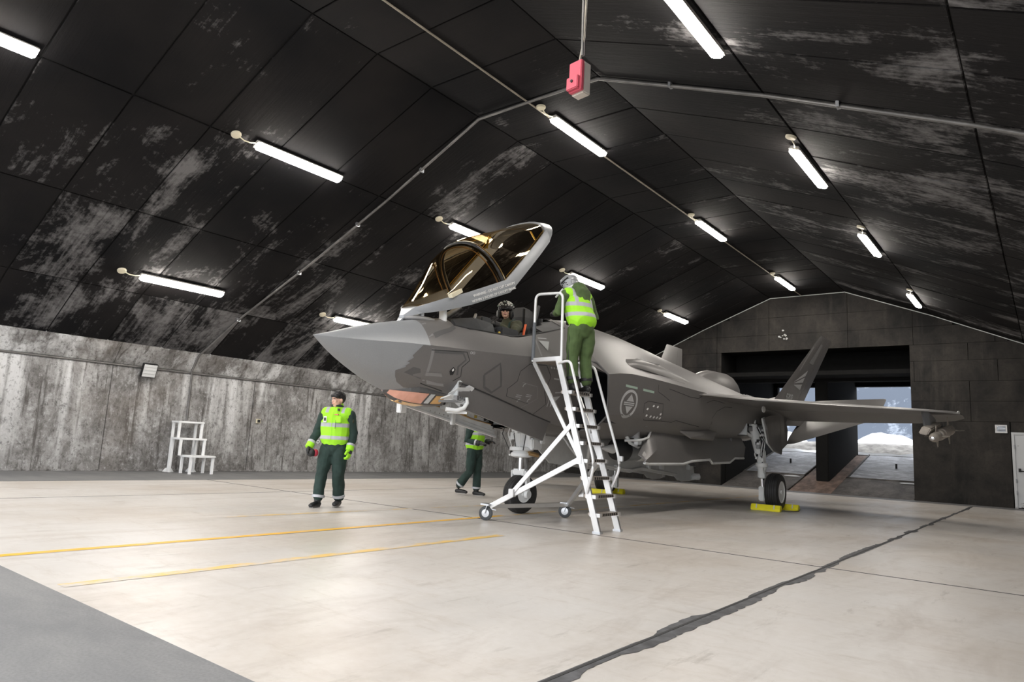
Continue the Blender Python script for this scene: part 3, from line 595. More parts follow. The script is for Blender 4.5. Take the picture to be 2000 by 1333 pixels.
# canopy, swung up on its forward hinge
HG=Vector((0,1.75,2.8)); TH=math.radians(31.5)
RC=Matrix.Translation(HG)@Matrix.Rotation(TH,4,'X')@Matrix.Translation(-HG)
FL=[(.10,1.50,2.90),(.24,1.62,2.855),(.37,1.85,2.79),(.48,2.25,2.715),(.55,2.65,2.665),(.585,3.03,2.61),(.60,3.5,2.745),(.595,4.0,2.885),(.575,4.40,3.0)]   # lower edge
FH=[.07,.12,.17,.185,.19,.20,.20,.20,.20]
ztop=pchip([1.45,1.7,2.0,2.26,2.6,3.03,3.73,4.3,4.9],[2.93,2.985,3.12,3.28,3.455,3.52,3.44,3.35,3.24])
fx=pchip([p[1] for p in FL],[p[0] for p in FL]); fz=lambda x:float(np.interp(x,[p[1] for p in FL],[p[2] for p in FL])); fh=lambda x:float(np.interp(x,[p[1] for p in FL],FH))
ss=[1.5,1.62,1.75,1.9,2.1,2.25,2.45,2.65,2.85,3.03,3.25,3.5,3.75,4.0,4.25,4.40]
b=B()
for sd in (1,-1):
    R=[]
    for s in ss:
        x,z,h=fx(s),fz(s),fh(s); R.append([(sd*x,s,z),(sd*(x+.012),s,z+h*.5),(sd*(x-.01),s,z+h),(sd*(x-.045),s,z+h*.97),(sd*(x-.05),s,z+.01)])
    b.loft(R)
# rear arch of the frame
def arch_ring(s0,z0,hw,top,lean,n=14,inset=0):
    r=[]
    for i in range(n+1):
        t=PI*i/n; cx=math.copysign(abs(math.cos(t))**.8,math.cos(t)); sz=math.sin(t)**.8
        r.append(Vector(((hw-inset)*cx,s0+lean*sz,z0+(top-z0-inset)*sz)))
    return r
b.loft([arch_ring(4.26,3.10,.575,3.36,.30),arch_ring(4.40,3.01,.575,3.26,.44),arch_ring(4.40,3.01,.52,3.20,.44),arch_ring(4.26,3.10,.52,3.32,.30),arch_ring(4.26,3.10,.575,3.36,.30)],closed=False)
b.loft([[(.05,1.36,2.90),(.04,1.38,2.935),(-.04,1.38,2.935),(-.05,1.36,2.90)],[(.13,1.48,2.885),(.11,1.50,2.97),(-.11,1.50,2.97),(-.13,1.48,2.885)],[(.22,1.62,2.86),(.19,1.64,2.985),(-.19,1.64,2.985),(-.22,1.62,2.86)]])
can=mk('canopy',b.xf(RC),'frame',jet,smooth=35)
tag(can,'pale grey canopy frame swung up')
def glring(s):
    x=fx(min(s,4.4))-.02; z0=fz(min(s,4.4))+fh(min(s,4.4))*.93
    t=max(ztop(s),z0+.03); r=[]; lean=max(0,(s-3.9)/.55)*.30
    for i in range(19):
        a=PI*i/18; r.append(RC@Vector((x*math.copysign(abs(math.cos(a))**.85,math.cos(a)),s+lean*math.sin(a),z0+(t-z0)*math.sin(a)**.85)))
    return r
mk('canopy_glass',B().loft([glring(s) for s in [1.56,1.66,1.8,1.95,2.1,2.25,2.4,2.55,2.7,2.85,3.03,3.2,3.4,3.6,3.8,4.0,4.15,4.28]],cap=False,closed=False),'glass',can,smooth=60)
def hoop(s,r,m,nm,dx=0):
    x=fx(s)-.035; z0=fz(s)+.12; pts=[]
    for i in range(25):
        a=PI*i/24; t=ztop(s)-.02; pts.append(RC@Vector(((x-dx)*math.copysign(abs(math.cos(a))**.85,math.cos(a)),s-.12*math.sin(a)+.06,z0+(t-dx-z0)*math.sin(a)**.85)))
    mk(nm,B().tube(pts,r,8,flat=1.3),m,can,smooth=60)
hoop(2.92,.030,'blk','canopy_bow'); hoop(2.98,.008,'cream','bow_seal',-.012); hoop(2.86,.008,'brass','bow_cord',.03)
for sd in (1,-1):
    mk('gold_seal',B().tube([RC@Vector((sd*(fx(s)-.05),s,fz(s)+fh(s)+.012)) for s in (3.1,3.3,3.5,3.75,4.0,4.25,4.42)],.006,6),'gold',can)
    mk('latch_block',B().bar(RC@Vector((sd*.50,4.12,3.12)),RC@Vector((sd*.44,4.14,3.26)),.03,.02),'gold',can)
    mk('latch_cord',B().tube([RC@Vector(p) for p in ((sd*.44,4.14,3.26),(sd*.34,4.1,3.33),(sd*.2,4.02,3.37),(0,3.98,3.39))],.005,6),'brass',can)
mk('data_plate',B().box((.388,1.95,2.93),(.46,2.18,2.985)).xf(RC),'cream',can)
mk('front_fairing',B().add([RC@Vector(p) for p in ((.05,1.40,2.89),(-.05,1.40,2.89),(-.02,1.22,2.86),(.02,1.22,2.86),(.05,1.40,2.91),(-.05,1.40,2.91),(-.02,1.22,2.875),(.02,1.22,2.875))],[(0,1,2,3),(4,7,6,5),(0,4,5,1),(1,5,6,2),(2,6,7,3),(3,7,4,0)]),'frame',can)
# warning lettering on the frame side
def frpt(s,f): x,z,h=fx(s),fz(s),fh(s); return RC@Vector((x+.016,s,z+h*f))
u=frpt(2.98,.5)-frpt(2.3,.5); v=frpt(2.6,.9)-frpt(2.6,.1)
textmesh('lettering','WARNING - DO NOT CUT CANOPY',.052,'markwhite',can,basis(frpt(2.30,.53)+Vector((.008,0,0)),u,v)); textmesh('lettering','WITHIN 3 INCHES OF CANOPY FRAME',.052,'markwhite',can,basis(frpt(2.25,.13)+Vector((.008,0,0)),u,v))
for sd in (1,-1):
    mk('canopy_hinge',B().bar((sd*.24,1.92,2.66),(sd*.26,1.88,2.95),.05,.12),'white',jet,bevel=.01); mk('canopy_hinge',B().bar((sd*.12,1.62,2.66),(sd*.13,1.60,2.90),.05,.08),'white',jet,bevel=.01)
mk('canopy_actuator',B().cyl((0,2.0,2.72),(0,2.5,3.05),.035),'greymetal',jet,smooth=40)
mk('hinge_fairing',B().ell((0,1.72,2.69),(.26,.36,.07)),'jetlight',jet,smooth=60)
# wings
def airfoil(le,te,l,z,tc,droop,frac0,frac1,n=10):
    ch=te-le; up=[];lo=[]
    for i in range(n+1):
        f=frac0+(frac1-frac0)*i/n; th=tc*ch*(1.9*math.sqrt(max(f,0))*(1-f)+.02*(1-f)+.012)*.75; dz=-droop*max(0,(f-.74)/.26)**1.15; nose=-.035*max(0,(.1-f)/.1)
        up.append((l,le+ch*f,z+th*.55+dz+nose)); lo.append((l,le+ch*f,z-th*.45+dz+nose))
    return up+lo[::-1]
WS=[(1.55,7.05,12.65,2.20,.042,.17),(1.75,7.2,12.62,2.20,.042,.18),(2.05,7.85,12.55,2.205,.046,.19),(2.35,8.43,12.48,2.205,.05,.2),(3.4,9.18,12.32,2.185,.05,.2),(4.6,10.03,12.13,2.16,.05,.17),(5.25,10.49,12.0,2.145,.05,.1),(5.42,10.75,11.9,2.14,.045,.05)]
for sd in (1,-1):
    for nm,f0,f1,m,rng in (('wing_panel',.075,.735,'jet',WS),('flaperon',.742,1,'jet',WS[1:6]),('leading_edge_flap',0,.072,'lead',WS[3:]),('leading_edge_root',0,.076,'jet',WS[:4]),('wing_tip_edge',.742,1,'jet',WS[5:])):
        b=B().loft([airfoil(le,te,l,z,tc,dr,f0,f1) for l,le,te,z,tc,dr in rng])
        if sd<0: b.mirror()
        mk(nm,b,m,jet,smooth=35)
    b=B().lathe([(.001,-.13),(.018,-.09),(.026,-.02),(.022,.12),(.001,.2)],(5.43,10.66,2.13),(0,1,0),10); 
    if sd<0: b.mirror()
    mk('navigation_light',b,'palegrey',jet,smooth=60)
    # outboard pylon
    b=B().loft([[(4.82,10.6,2.14),(4.88,10.36,2.14),(4.95,10.6,2.14),(4.95,11.6,2.06),(4.82,11.6,2.06)],[(4.86,10.6,1.81),(4.92,10.38,1.81),(4.98,10.6,1.81),(4.98,11.5,1.81),(4.86,11.5,1.81)]])
    if sd<0: b.mirror()
    mk('wing_pylon',b,'frame',jet,bevel=.008)
    # tailplane, leading edge down
    PV=Vector((0,13.9,2.13)); RT=Matrix.Translation(PV)@Matrix.Rotation(math.radians(25),4,'X')@Matrix.Translation(-PV)
    b=B().loft([airfoil(12.35,15.25,1.72,2.13,.035,0,0,1),airfoil(12.42,15.3,1.9,2.13,.035,0,0,1),airfoil(14.05,15.45,3.40,2.13,.03,0,0,1),airfoil(14.3,15.38,3.46,2.13,.03,0,0,1)]).xf(RT)
    if sd<0: b.mirror()
    mk('tailplane',b,'jet',jet,smooth=35)
    # canted fin: fixed part and rudder
    def finsec(l,z,le,te,t,f0,f1):
        r=[]; n=8; up=[];lo=[]
        for i in range(n+1):
            f=f0+(f1-f0)*i/n; th=t*(te-le)*(1.9*math.sqrt(max(f,0))*(1-f)+.02)*.6; up.append((l+th,le+(te-le)*f,z)); lo.append((l-th,le+(te-le)*f,z))
        return up+lo[::-1]
    FS=[(1.52,2.05,11.25,13.9,.04),(1.72,2.62,11.95,14.1,.04),(2.16,4.27,13.95,15.1,.04),(2.18,4.33,14.05,15.13,.03)]
    for nm,f0,f1 in (('tail_fin',0,.70),('rudder',.705,1)):
        b=B().loft([finsec(l,z,le,te,t,f0,f1) for l,z,le,te,t in FS])
        if sd<0: b.mirror()
        fo=mk(nm,b,'jet',jet,smooth=35); FINS.append(fo) if sd>0 else None
    b=B().lathe([(.02,-.6),(.16,-.35),(.23,.1),(.2,.8),(.02,1.2)],(1.5,12.4,2.36),(0,1,0),14)
    if sd<0: b.mirror()
    mk('fin_root_fairing',b,'jet',jet,smooth=50)
    # tail boom
    b=B().loft([[(1.25,s,2.17-h),(1.8,s,2.17-h),(1.86,s,2.17),(1.75,s,2.17+h),(1.25,s,2.17+h)] for s,h in ((12.2,.28),(13.4,.24),(14.3,.15),(14.75,.06))])
    if sd<0: b.mirror()
    mk('tail_boom',b,'jet',jet,bevel=.01)
# exhaust nozzle with petals
nz=mk('exhaust_nozzle',B().lathe([(.62,13.9),(.64,14.4),(.56,15.0),(.5,15.25),(.46,15.2),(.5,14.4),(.5,13.9)],(0,0,2.18),(0,1,0),30,cap=False),'greymetal',jet,smooth=30)
for k in range(15):
    a=2*PI*k/15; mk('nozzle_petal',B().loft([[Vector((math.cos(t)*r,s,2.18+math.sin(t)*r)) for t in (a-.17,a+.17)]+[Vector((math.cos(t)*(r-.02),s,2.18+math.sin(t)*(r-.02))) for t in (a+.17,a-.17)] for s,r in ((14.4,.66),(15.0,.58),(15.3,.52))]),'greymetal',nz)
mk('landing_light',B().ell((2.16,9.5,2.075),(.022,.11,.07)),'palegrey',jet,smooth=60)
# brake chute pod on the spine
mk('drag_chute_pod',B().loft([[(x*w_,s,2.72+z*h) for x,z in ((-1,0),(-.95,.5),(-.6,.9),(0,1.0),(.6,.9),(.95,.5),(1,0))] for s,w_,h in ((10.9,.10,.10),(11.3,.26,.36),(11.8,.38,.50),(12.5,.40,.52),(13.0,.38,.46),(13.35,.30,.28),(13.5,.2,.02))]),'jet',jet,smooth=40)
# gun blister on the left shoulder
mk('gun_blister',B().loft([[(lx+w_*math.cos(t),s,zz+h*math.sin(t)) for t in (PI*k/10 for k in range(11))] for s,lx,zz,w_,h in ((5.40,1.08,2.50,.06,.03),(5.65,1.07,2.49,.20,.16),(6.0,1.07,2.46,.28,.235),(6.6,1.08,2.43,.31,.25),(7.4,1.09,2.38,.31,.20),(8.2,1.10,2.34,.29,.12),(9.0,1.1,2.30,.26,.04))]),'jet',jet,smooth=40)
mk('gun_port',B().loft([[(1.02,5.78,2.60),(1.16,5.80,2.56),(1.14,5.95,2.62),(1.03,5.95,2.66)],[(1.02,6.5,2.62),(1.2,6.5,2.58),(1.2,6.6,2.62),(1.03,6.6,2.66)]]),'jetlight',jet,bevel=.02).location=(.06,0,.05)
# under-nose sensor window: faceted glass
et=pchip([1.14,1.3,1.5,1.75,2.05],[0.03,.18,.31,.35,.37]); ezt=pchip([1.14,1.3,1.5,1.75,2.05],[1.705,1.70,1.695,1.70,1.715]); eb=pchip([1.14,1.3,1.5,1.75,2.05],[.01,.06,.13,.18,.20]); ezb=pchip([1.14,1.3,1.5,1.75,2.05],[1.685,1.60,1.555,1.545,1.56])
def eor(s_): return [(-et(s_),s_,ezt(s_)+.1),(-et(s_),s_,ezt(s_)),(-eb(s_),s_,ezb(s_)),(0,s_,ezb(s_)-.02),(eb(s_),s_,ezb(s_)),(et(s_),s_,ezt(s_)),(et(s_),s_,ezt(s_)+.1)]
ESS=[1.14,1.2,1.3,1.4,1.5,1.62,1.75,1.9,2.05]
mk('sensor_fairing',B().loft([eor(s_) for s_ in ESS]),'jetdark',jet)
def ept(s_,f,o=.006):
    a=Vector((et(s_),s_,ezt(s_))); c2=Vector((eb(s_),s_,ezb(s_))); n=Vector((.55,-.1,-.8)).normalized(); return a.lerp(c2,f)+n*o
def facet(ss_,f0,f1,m,sd):
    b=B().loft([[ept(x,f0),ept(x,f1),ept(x,f1,-.02),ept(x,f0,-.02)] for x in ss_])
    if sd<0: b.mirror()
    mk('sensor_window',b,m,jet)
for sd in (1,-1):
    facet([1.19,1.3,1.4,1.5,1.6,1.66],.06,.92,'pink',sd); facet([1.70,1.77],.10,.85,'doorwhite',sd); facet([1.81,1.9,1.98],.2,.85,'amber',sd)
    b=B().loft([[(eb(x)-.01,x,ezb(x)-.006),(.01,x,ezb(x)-.024),(.01,x,ezb(x)),(eb(x)-.01,x,ezb(x)+.01)] for x in (1.35,1.5,1.62,1.72)])
    if sd<0: b.mirror()
    mk('sensor_window',b,'amber',jet)
# nose gear doors
def door(name,hinge,free,th,m_out,m_in,parent):
    n=len(hinge); A_=[Vector(p) for p in hinge]; F_=[Vector(p) for p in free]; t=Vector(th)
    b=B().loft([[A_[i],F_[i],F_[i]+t,A_[i]+t] for i in range(n)]); o=mk(name,b,m_out,parent); 
    inn=B().loft([[A_[i]+t*1.0,F_[i]+t*1.0,F_[i]+t*1.25,A_[i]+t*1.25] for i in range(n)]); mk('door_liner',inn,m_in,o); return o
hl=lambda s:(kwb(s)+.012,s,kzb(s)+.01)
ld=door('nose_gear_door',[hl(2.08),hl(2.5),hl(3.2),hl(4.02)],[(.515,1.98,1.72),(.535,2.12,1.525),(.575,3.0,1.345),(.625,3.88,1.165)],(-.03,0,0),'jet','doorwhite',jet)
rd=door('nose_gear_door',[(-x,y,z) for x,y,z in (hl(2.0),hl(2.5),hl(3.2),hl(4.02))],[(-.62,2.0,1.57),(-.66,2.7,1.46),(-.69,3.4,1.365),(-.72,4.35,1.19)],(.03,0,0),'jet','doorwhite',jet)
mk('door_rib',B().bar((-.605,2.05,1.66),(-.67,4.25,1.30),.04,.05),'doorwhite',rd); mk('door_lip',B().bar((-.60,2.02,1.58),(-.69,4.33,1.20),.05,.03),'white',rd)
mk('door_bracket',B().box((-.64,1.98,1.45),(-.54,2.10,1.60)),'white',rd,bevel=.01); mk('door_bracket',B().box((-.64,3.12,1.34),(-.58,3.2,1.56)),'white',rd,bevel=.01)
for k in range(9): mk('rivet',B().ell((-.612,2.25+.1*k,1.575-.013*k),(.012,.012,.012),6,4),'greymetal',rd)
mk('door_wire',B().tube([(-.57,2.05,1.74),(-.57,2.5,1.62),(-.58,3.0,1.58),(-.6,3.6,1.46),(-.6,4.1,1.4)],.012,6),'brass',rd)
for k in range(8): mk('wire_clip',B().box((-.585,2.2+.24*k,1.655-.03*k),(-.555,2.23+.24*k,1.70-.03*k)),rnd.choice(['gold','blk']),rd)
mk('equipment_box',B().box((-.52,2.75,1.56),(-.30,3.1,1.78)),'doorwhite',jet,bevel=.01); mk('equipment_box',B().box((-.5,2.55,1.62),(-.36,2.72,1.78)),'blk',jet,bevel=.01)
# hinge linkage at the front of the door
for P,m in (([(.44,1.90,1.70),(.55,1.96,1.78),(.575,2.20,1.80),(.50,2.22,1.70)],'white'),([(.40,1.80,1.63),(.52,1.86,1.68),(.52,2.02,1.66)],'white'),([(.46,1.92,1.66),(.56,1.98,1.64),(.58,2.16,1.58),(.47,2.1,1.55)],'doorwhite'),([(.50,2.10,1.78),(.57,2.16,1.83),(.58,2.26,1.80),(.53,2.24,1.74)],'white')): mk('hinge_plate',B().prism(P,(.015,.0,.02)),m,jet)
mk('hinge_hose',B().tube([(.46,1.86,1.50),(.54,1.98,1.49),(.585,2.08,1.53),(.59,2.13,1.60),(.57,2.13,1.67)],.030,10),'white',jet,smooth=60); mk('hinge_link',B().bar((.42,1.76,1.60),(.56,2.1,1.62),.025,.03),'greymetal',jet)
for k in range(5): mk('hinge_tooth',B().box((.52,1.93+.04*k,1.63-.006*k),(.585,1.945+.04*k,1.69-.006*k)),'greymetal',jet)
mk('hinge_arm',B().bar((.40,1.95,1.47),(.58,2.15,1.47),.03,.035),'white',jet)
# wheels
def wheel(parent,c,R,W,name='wheel',hb=1.0,steer=0):
    h=W/2; pr=[(R*.60*hb,-h),(R*.80,-h*1.02),(R*.93,-h*.92),(R*.985,-h*.62)]
    for k in range(4):
        a=-h*.52+k*h*.30; pr+=[(R,a),(R,a+h*.17),(R*.975,a+h*.20),(R*.975,a+h*.27)]
    pr+=[(R*.985,h*.64),(R*.93,h*.92),(R*.80,h*1.02),(R*.60*hb,h)]
    rt=Matrix.Translation(Vector(c))@Matrix.Rotation(steer,4,'Z')
    t=mk(name,B().lathe(pr+[(R*.5*hb,h*.6),(R*.5*hb,-h*.6)],(0,0,0),(1,0,0),40,cap=False).xf(rt),'rubber',parent,smooth=30)
    for sd in (1,-1):
        b=B().lathe([(R*.62*hb,h*.9),(R*.60*hb,h*1.0),(R*.54*hb,h*.99),(R*.50*hb,h*.72),(R*.30*hb,h*.66),(R*.26*hb,h*.86),(R*.12,h*.9),(R*.11,h*1.05),(.001,h*1.05)],(0,0,0),(sd,0,0),32).xf(rt); mk('hub',b,'white',t,smooth=30)
        for k in range(8):
            a=2*PI*k/8; p=Vector((sd*h*.7,math.cos(a)*R*.4*hb,math.sin(a)*R*.4*hb)); mk('hub_hole',B().cyl(rt@(p-Vector((sd*.01,0,0))),rt@(p+Vector((sd*.012,0,0))),R*.07,n=10),'greymetal',t)
    return t
# nose gear
NS=4.18; wheel(jet,(0,NS+.02,.305),.305,.20,'nose_wheel',hb=.72,steer=math.radians(-12))
b=B().lathe([(.14,1.62),(.16,1.45),(.13,1.3),(.12,1.12),(.10,1.02)],(0,NS,0),(0,0,1),20); g_=mk('nose_gear_leg',b,'white',jet,smooth=40)
mk('collar',B().lathe([(.10,1.06),(.19,1.05),(.20,1.0),(.13,.98),(.17,.95),(.17,.90),(.10,.88)],(0,NS,0),(0,0,1),24),'white',g_,smooth=30)
mk('piston',B().cyl((0,NS,.92),(0,NS,.66),.045),'chrome',g_,smooth=40); mk('torque_link',B().bar((0,NS+.09,.95),(0,NS+.16,.72),.05,.03).bar((0,NS+.16,.72),(0,NS+.06,.62),.05,.03),'greymetal',g_)
mk('axle_block',B().box((-.13,NS-.06,.60),(.13,NS+.06,.70)),'white',g_,bevel=.02)
for sd in (1,-1):
    mk('fork_arm',B().bar((sd*.14,NS,.68),(sd*.145,NS+.03,.28),.035,.11,(0,1,0)),'white',g_,bevel=.01); mk('axle_cap',B().cyl((sd*.12,NS+.02,.305),(sd*.18,NS+.02,.305),.065),'white',g_,smooth=40)
mk('drag_strut',B().bar((.1,NS-.1,1.45),(.12,NS-.75,1.72),.05,.06).bar((-.1,NS-.1,1.45),(-.12,NS-.75,1.72),.05,.06),'greymetal',g_); mk('drag_fitting',B().cyl((.1,NS-.1,1.43),(.1,NS-.38,1.55),.05),'chrome',g_,smooth=40)
for k in range(22):
    a=rnd.uniform(0,2*PI); z=rnd.uniform(1.05,1.52); r=rnd.uniform(.13,.20); x,y=math.cos(a)*r,NS+math.sin(a)*r; e=rnd.uniform(.02,.05)
    bb=B().box((x-e,y-e,z-e*1.4),(x+e,y+e,z+e*1.4)) if k%2 else B().cyl((x,y,z-e),(x+rnd.uniform(-.05,.05),y,z+2*e),e*.8,n=10)
    mk('gear_fitting',bb,'brass' if k in (5,9) else 'white',g_,bevel=.005 if k%2 else 0)
mk('steering_unit',B().box((.02,NS-.05,1.02),(.26,NS+.22,1.20)),'white',g_,bevel=.02); mk('steering_unit',B().cyl((.16,NS-.02,.96),(.22,NS+.16,.93),.035),'brass',g_,smooth=40)
for k in range(5): mk('gear_hose',B().tube([(.1*(k-2),NS-.15,1.5),(.12*(k-2),NS-.22,1.25),(.07*(k-2),NS-.14,1.0)],.007,6),'white' if k%2 else 'blk',g_,smooth=60)
mk('tow_lug',B().box((.28,NS+.1,1.12),(.33,NS+.2,1.34)),'white',g_,bevel=.01)
# main gear, both sides
MS=10.5; GX=.12
for sd in (1,-1):
    wheel(jet,(sd*(1.96+GX),MS,.385),.385,.27,'main_wheel')
    b=B().tube([(1.50,MS-.22,1.98),(1.56,MS-.15,1.6),(1.62,MS-.08,1.25)],[.10,.10,.085],14); b.v=[(x+GX,y,z) for x,y,z in b.v]
    if sd<0: b.mirror()
    g_=mk('main_gear_leg',b,'white',jet,smooth=40)
    def P(nm,b,m,bev=0,sm=None):
        b.v=[(x+GX,y,z) for x,y,z in b.v]
        if sd<0: b.mirror()
        mk(nm,b,m,g_,bevel=bev,smooth=sm)
    P('gear_cylinder',B().lathe([(.06,.92),(.085,.86),(.085,.62),(.10,.60),(.10,.5),(.085,.47),(.09,.3),(.055,.28)],(1.68,MS-.02,.36),(0,0,1),18),'white',sm=35)
    P('gear_neck',B().tube([(1.62,MS-.08,1.28),(1.65,MS-.04,1.05),(1.68,MS-.02,.95)],[.09,.07,.08],12),'white',sm=40); P('piston',B().cyl((1.69,MS-.02,.66),(1.70,MS,.3),.045),'chrome',sm=40)
    P('axle',B().cyl((1.69,MS,.385),(1.86,MS,.385),.06),'white',sm=40); P('jacking_lug',B().box((1.62,MS-.07,.17),(1.75,MS+.07,.48)),'white',.02)
    P('collar',B().lathe([(.11,-.05),(.13,-.03),(.13,.03),(.11,.05)],(1.68,MS-.02,.93),(0,0,1),18),'white',sm=35)
    P('side_brace',B().bar((1.58,MS-.14,1.5),(1.30,MS-.75,1.74),.05,.06),'white',.008); P('tow_ring',B().lathe([(.035,-.012),(.05,-.012),(.05,.012),(.035,.012),(.035,-.012)],(1.60,MS-.18,1.14),(1,0,.2),14,cap=False),'white',sm=40)
    for k in range(16):
        t=rnd.random(); p=Vector((1.50+.16*t,MS-.22+.18*t,1.92-.95*t))+Vector((rnd.uniform(-.07,.1),rnd.uniform(-.14,-.04),0)); e=rnd.uniform(.018,.042)
        P('gear_fitting',B().box(p-Vector((e,e,e*1.3)),p+Vector((e,e,e*1.3))),rnd.choice(['white','white','white','greymetal','blk']),.005)
    for k in range(3): P('brake_hose',B().tube([(1.60+.03*k,MS-.2,1.75),(1.74+.02*k,MS-.1,1.45),(1.68+.03*k,MS-.12,1.1),(1.76,MS-.08,.7)],.010,6),'blk' if k==1 else 'white',0,60)
    # bay and door
    b=B().box((1.2,9.8,1.95),(1.72,11.12,1.98)).box((1.2,9.78,1.55),(1.72,9.8,1.97)).box((1.2,11.1,1.55),(1.72,11.13,1.97)).box((1.2,9.8,1.55),(1.23,11.12,1.97))
    if sd<0: b.mirror()
    mk('main_gear_bay',b,'doorwhite',jet)
    b=B().loft([[(1.93,s+.2,z0),(1.99,s+.2,z1),(2.025,s+.2,z1),(1.965,s+.2,z0)] for s,z0,z1 in ((9.95,1.92,1.70),(10.1,1.96,1.42),(10.5,2.02,1.25),(10.95,2.05,1.18),(11.0,2.05,1.30),(11.35,2.05,1.42),(11.42,2.0,1.75))])
    if sd<0: b.mirror()
    dd=mk('main_gear_door',b,'jet',jet)
    b=B().loft([[(1.905,s+.2,z0),(1.96,s+.2,z1),(1.992,s+.2,z1),(1.935,s+.2,z0)] for s,z0,z1 in ((9.92,1.92,1.68),(10.08,1.96,1.40),(10.5,2.0,1.24),(10.9,2.0,1.2))])
    if sd<0: b.mirror()
    mk('door_liner',b,'white',dd)
    for k in range(7):
        b=B().box((1.86,10.15+.05*k,1.50+.055*k),(1.93,10.19+.05*k,1.53+.055*k))
        if sd<0: b.mirror()
        mk('door_fitting',b,'white' if k%2 else 'blk',dd)
    # outer weapon bay door
    tp=[(6.15,1.44),(6.5,1.47),(7.2,1.49),(8.4,1.505),(9.6,1.53),(10.4,1.55)]; bt=[(5.72,.90),(5.9,.885),(7.2,.90),(7.6,.955),(8.48,1.0),(8.62,.93),(9.55,.955),(9.85,1.05),(10.4,1.06)]
    ft=pchip(*zip(*tp)); 
    def strip(ss_,off,z1f,z0f,wd): return [[(1.40+off,s,z0f(s)),(1.50+off,s,z1f(s)),(1.50+off+wd,s,z1f(s)),(1.40+off+wd,s,z0f(s))] for s in ss_]
    fb=lambda s: np.interp(s,[p[0] for p in bt],[p[1] for p in bt]); topf=lambda s: float(np.interp(s,[5.68,6.12,6.5,7.2,8.4,9.6,10.4],[.98,1.42,1.47,1.49,1.505,1.53,1.55]))
    b=B().loft([[(1.34+.0*s,s,topf(s)+.02),(1.47,s,(topf(s)+fb(s))/2),(1.44,s,float(fb(s))),(1.405,s,float(fb(s))),(1.435,s,(topf(s)+fb(s))/2),(1.30,s,topf(s)+.02)] for s in (5.70,5.9,6.12,6.5,7.0,7.2,7.6,8.0,8.48,8.62,9.2,9.55,9.85,10.4)])
    if sd<0: b.mirror()
    wd=mk('weapon_bay_door',b,'jet',jet,smooth=40)
    b=B().tube([(1.43,s,float(fb(s))-.004) for s in (5.70,5.9,6.6,7.2,7.6,8.0,8.48,8.62,9.2,9.55,9.85,10.4)],.026,6)
    if sd<0: b.mirror()
    mk('door_edge_seal',b,'palegrey',wd,smooth=30)
    b=B().tube([(1.33,6.1,1.44),(1.36,5.95,1.32),(1.32,5.75,1.27),(1.1,5.6,1.25)],.02,6)
    if sd<0: b.mirror()
    mk('door_edge_seal',b,'palegrey',wd,smooth=40)
    b=B().prism([(1.40,6.95,1.52),(1.58,7.2,1.36),(1.62,8.15,1.355),(1.62,8.3,1.50),(1.45,7.9,1.58)],(.02,0,.03))
    if sd<0: b.mirror()
    mk('door_flap',b,'jet',wd)
    # inner weapon bay door, hanging from the keel, pale inside
    z0=lambda s:1.27+.01*(s-5.7); z1=lambda s: float(np.interp(s,[5.0,5.5,7.2,7.6,9.2,9.35,9.6,10.0,10.2],[1.12,.80,.67,.72,.60,.52,.49,.50,.66]))
    b=B().loft([[(.24,s,z0(s)),(.33,s,(z0(s)+z1(s))/2),(.38,s,z1(s)),(.35,s,z1(s)-.01),(.29,s,(z0(s)+z1(s))/2),(.20,s,z0(s))] for s in (5.0,5.5,6.3,7.2,7.6,8.4,9.2,9.35,9.6,10.0,10.2)])
    if sd<0: b.mirror()
    iw=mk('weapon_bay_door',b,'palegrey',jet,smooth=40)
    b=B().tube([(.40,s,z1(s)+.05) for s in (5.5,6.3,7.2,7.6,8.4,9.2)],.022,6)
    if sd<0: b.mirror()
    mk('door_rib',b,'palegrey',iw,smooth=40)
    for s,e in ((6.6,.04),(7.9,.05),(8.5,.06),(9.9,.07)):
        b=B().box((.34,s-e,.74),(.43,s+e,.74+1.7*e))
        if sd<0: b.mirror()
        mk('door_fitting',b,'white',iw,bevel=.008)
    b=B().cyl((.36,10.05,.56),(.50,10.2,.60),.06).box((.36,10.12,.52),(.48,10.27,.66))
    if sd<0: b.mirror()
    mk('door_latch',b,'white',iw)
# stores in the left bay
def bomb(name,l,y0,z,R,L,label,cat,nose,cap):
    t=empty(name,(AX+l,AY+y0,z)); tag(t,label,cat)
    mk('body',B().lathe([(R*.75,.0),(R,.12),(R,L*.8),(R*.7,L)],(0,.42,0),(0,1,0),24),'bomb',t,smooth=30)
    mk('nose_cover',B().lathe([(.02,0),(R*.35,.10),(R*1.0,.24),(R*1.12,.42),(R*1.0,.46)],(0,0,0),(0,1,0),24),nose,t,smooth=40); mk('nose_tip',B().lathe([(.004,-.30),(R*.25,-.12),(R*.42,.08),(R*.42,.10)],(0,0,0),(0,1,0),16),cap,t,smooth=40)
    mk('band',B().lathe([(R*1.03,0),(R*1.04,.02),(R*1.04,.2),(R*1.03,.22)],(0,L*.35,0),(0,1,0),24),'palegrey',t,smooth=30)
    for k in range(4):
        a=PI/4+k*PI/2; u=Vector((math.cos(a),0,math.sin(a))); mk('fin',B().prism([u*R*.8+Vector((0,L,0)),u*R*1.9+Vector((0,L+.18,0)),u*R*1.9+Vector((0,L+.42,0)),u*R*.8+Vector((0,L+.42,0))],Vector((-u.z,0,u.x))*.01),'bomb',t)
    return t
mk('ejector_rack',B().box((.80,6.45,1.27),(.90,7.75,1.88)),'greymetal',jet,bevel=.015); mk('missile_rack',B().box((.46,6.9,1.64),(.54,8.4,1.88)),'greymetal',jet,bevel=.012)
bomb('guided_bomb',.85,5.55,1.10,.19,2.6,'dark grey bomb with black nose cover hanging in the open weapon bay','bomb','blk','palegrey')
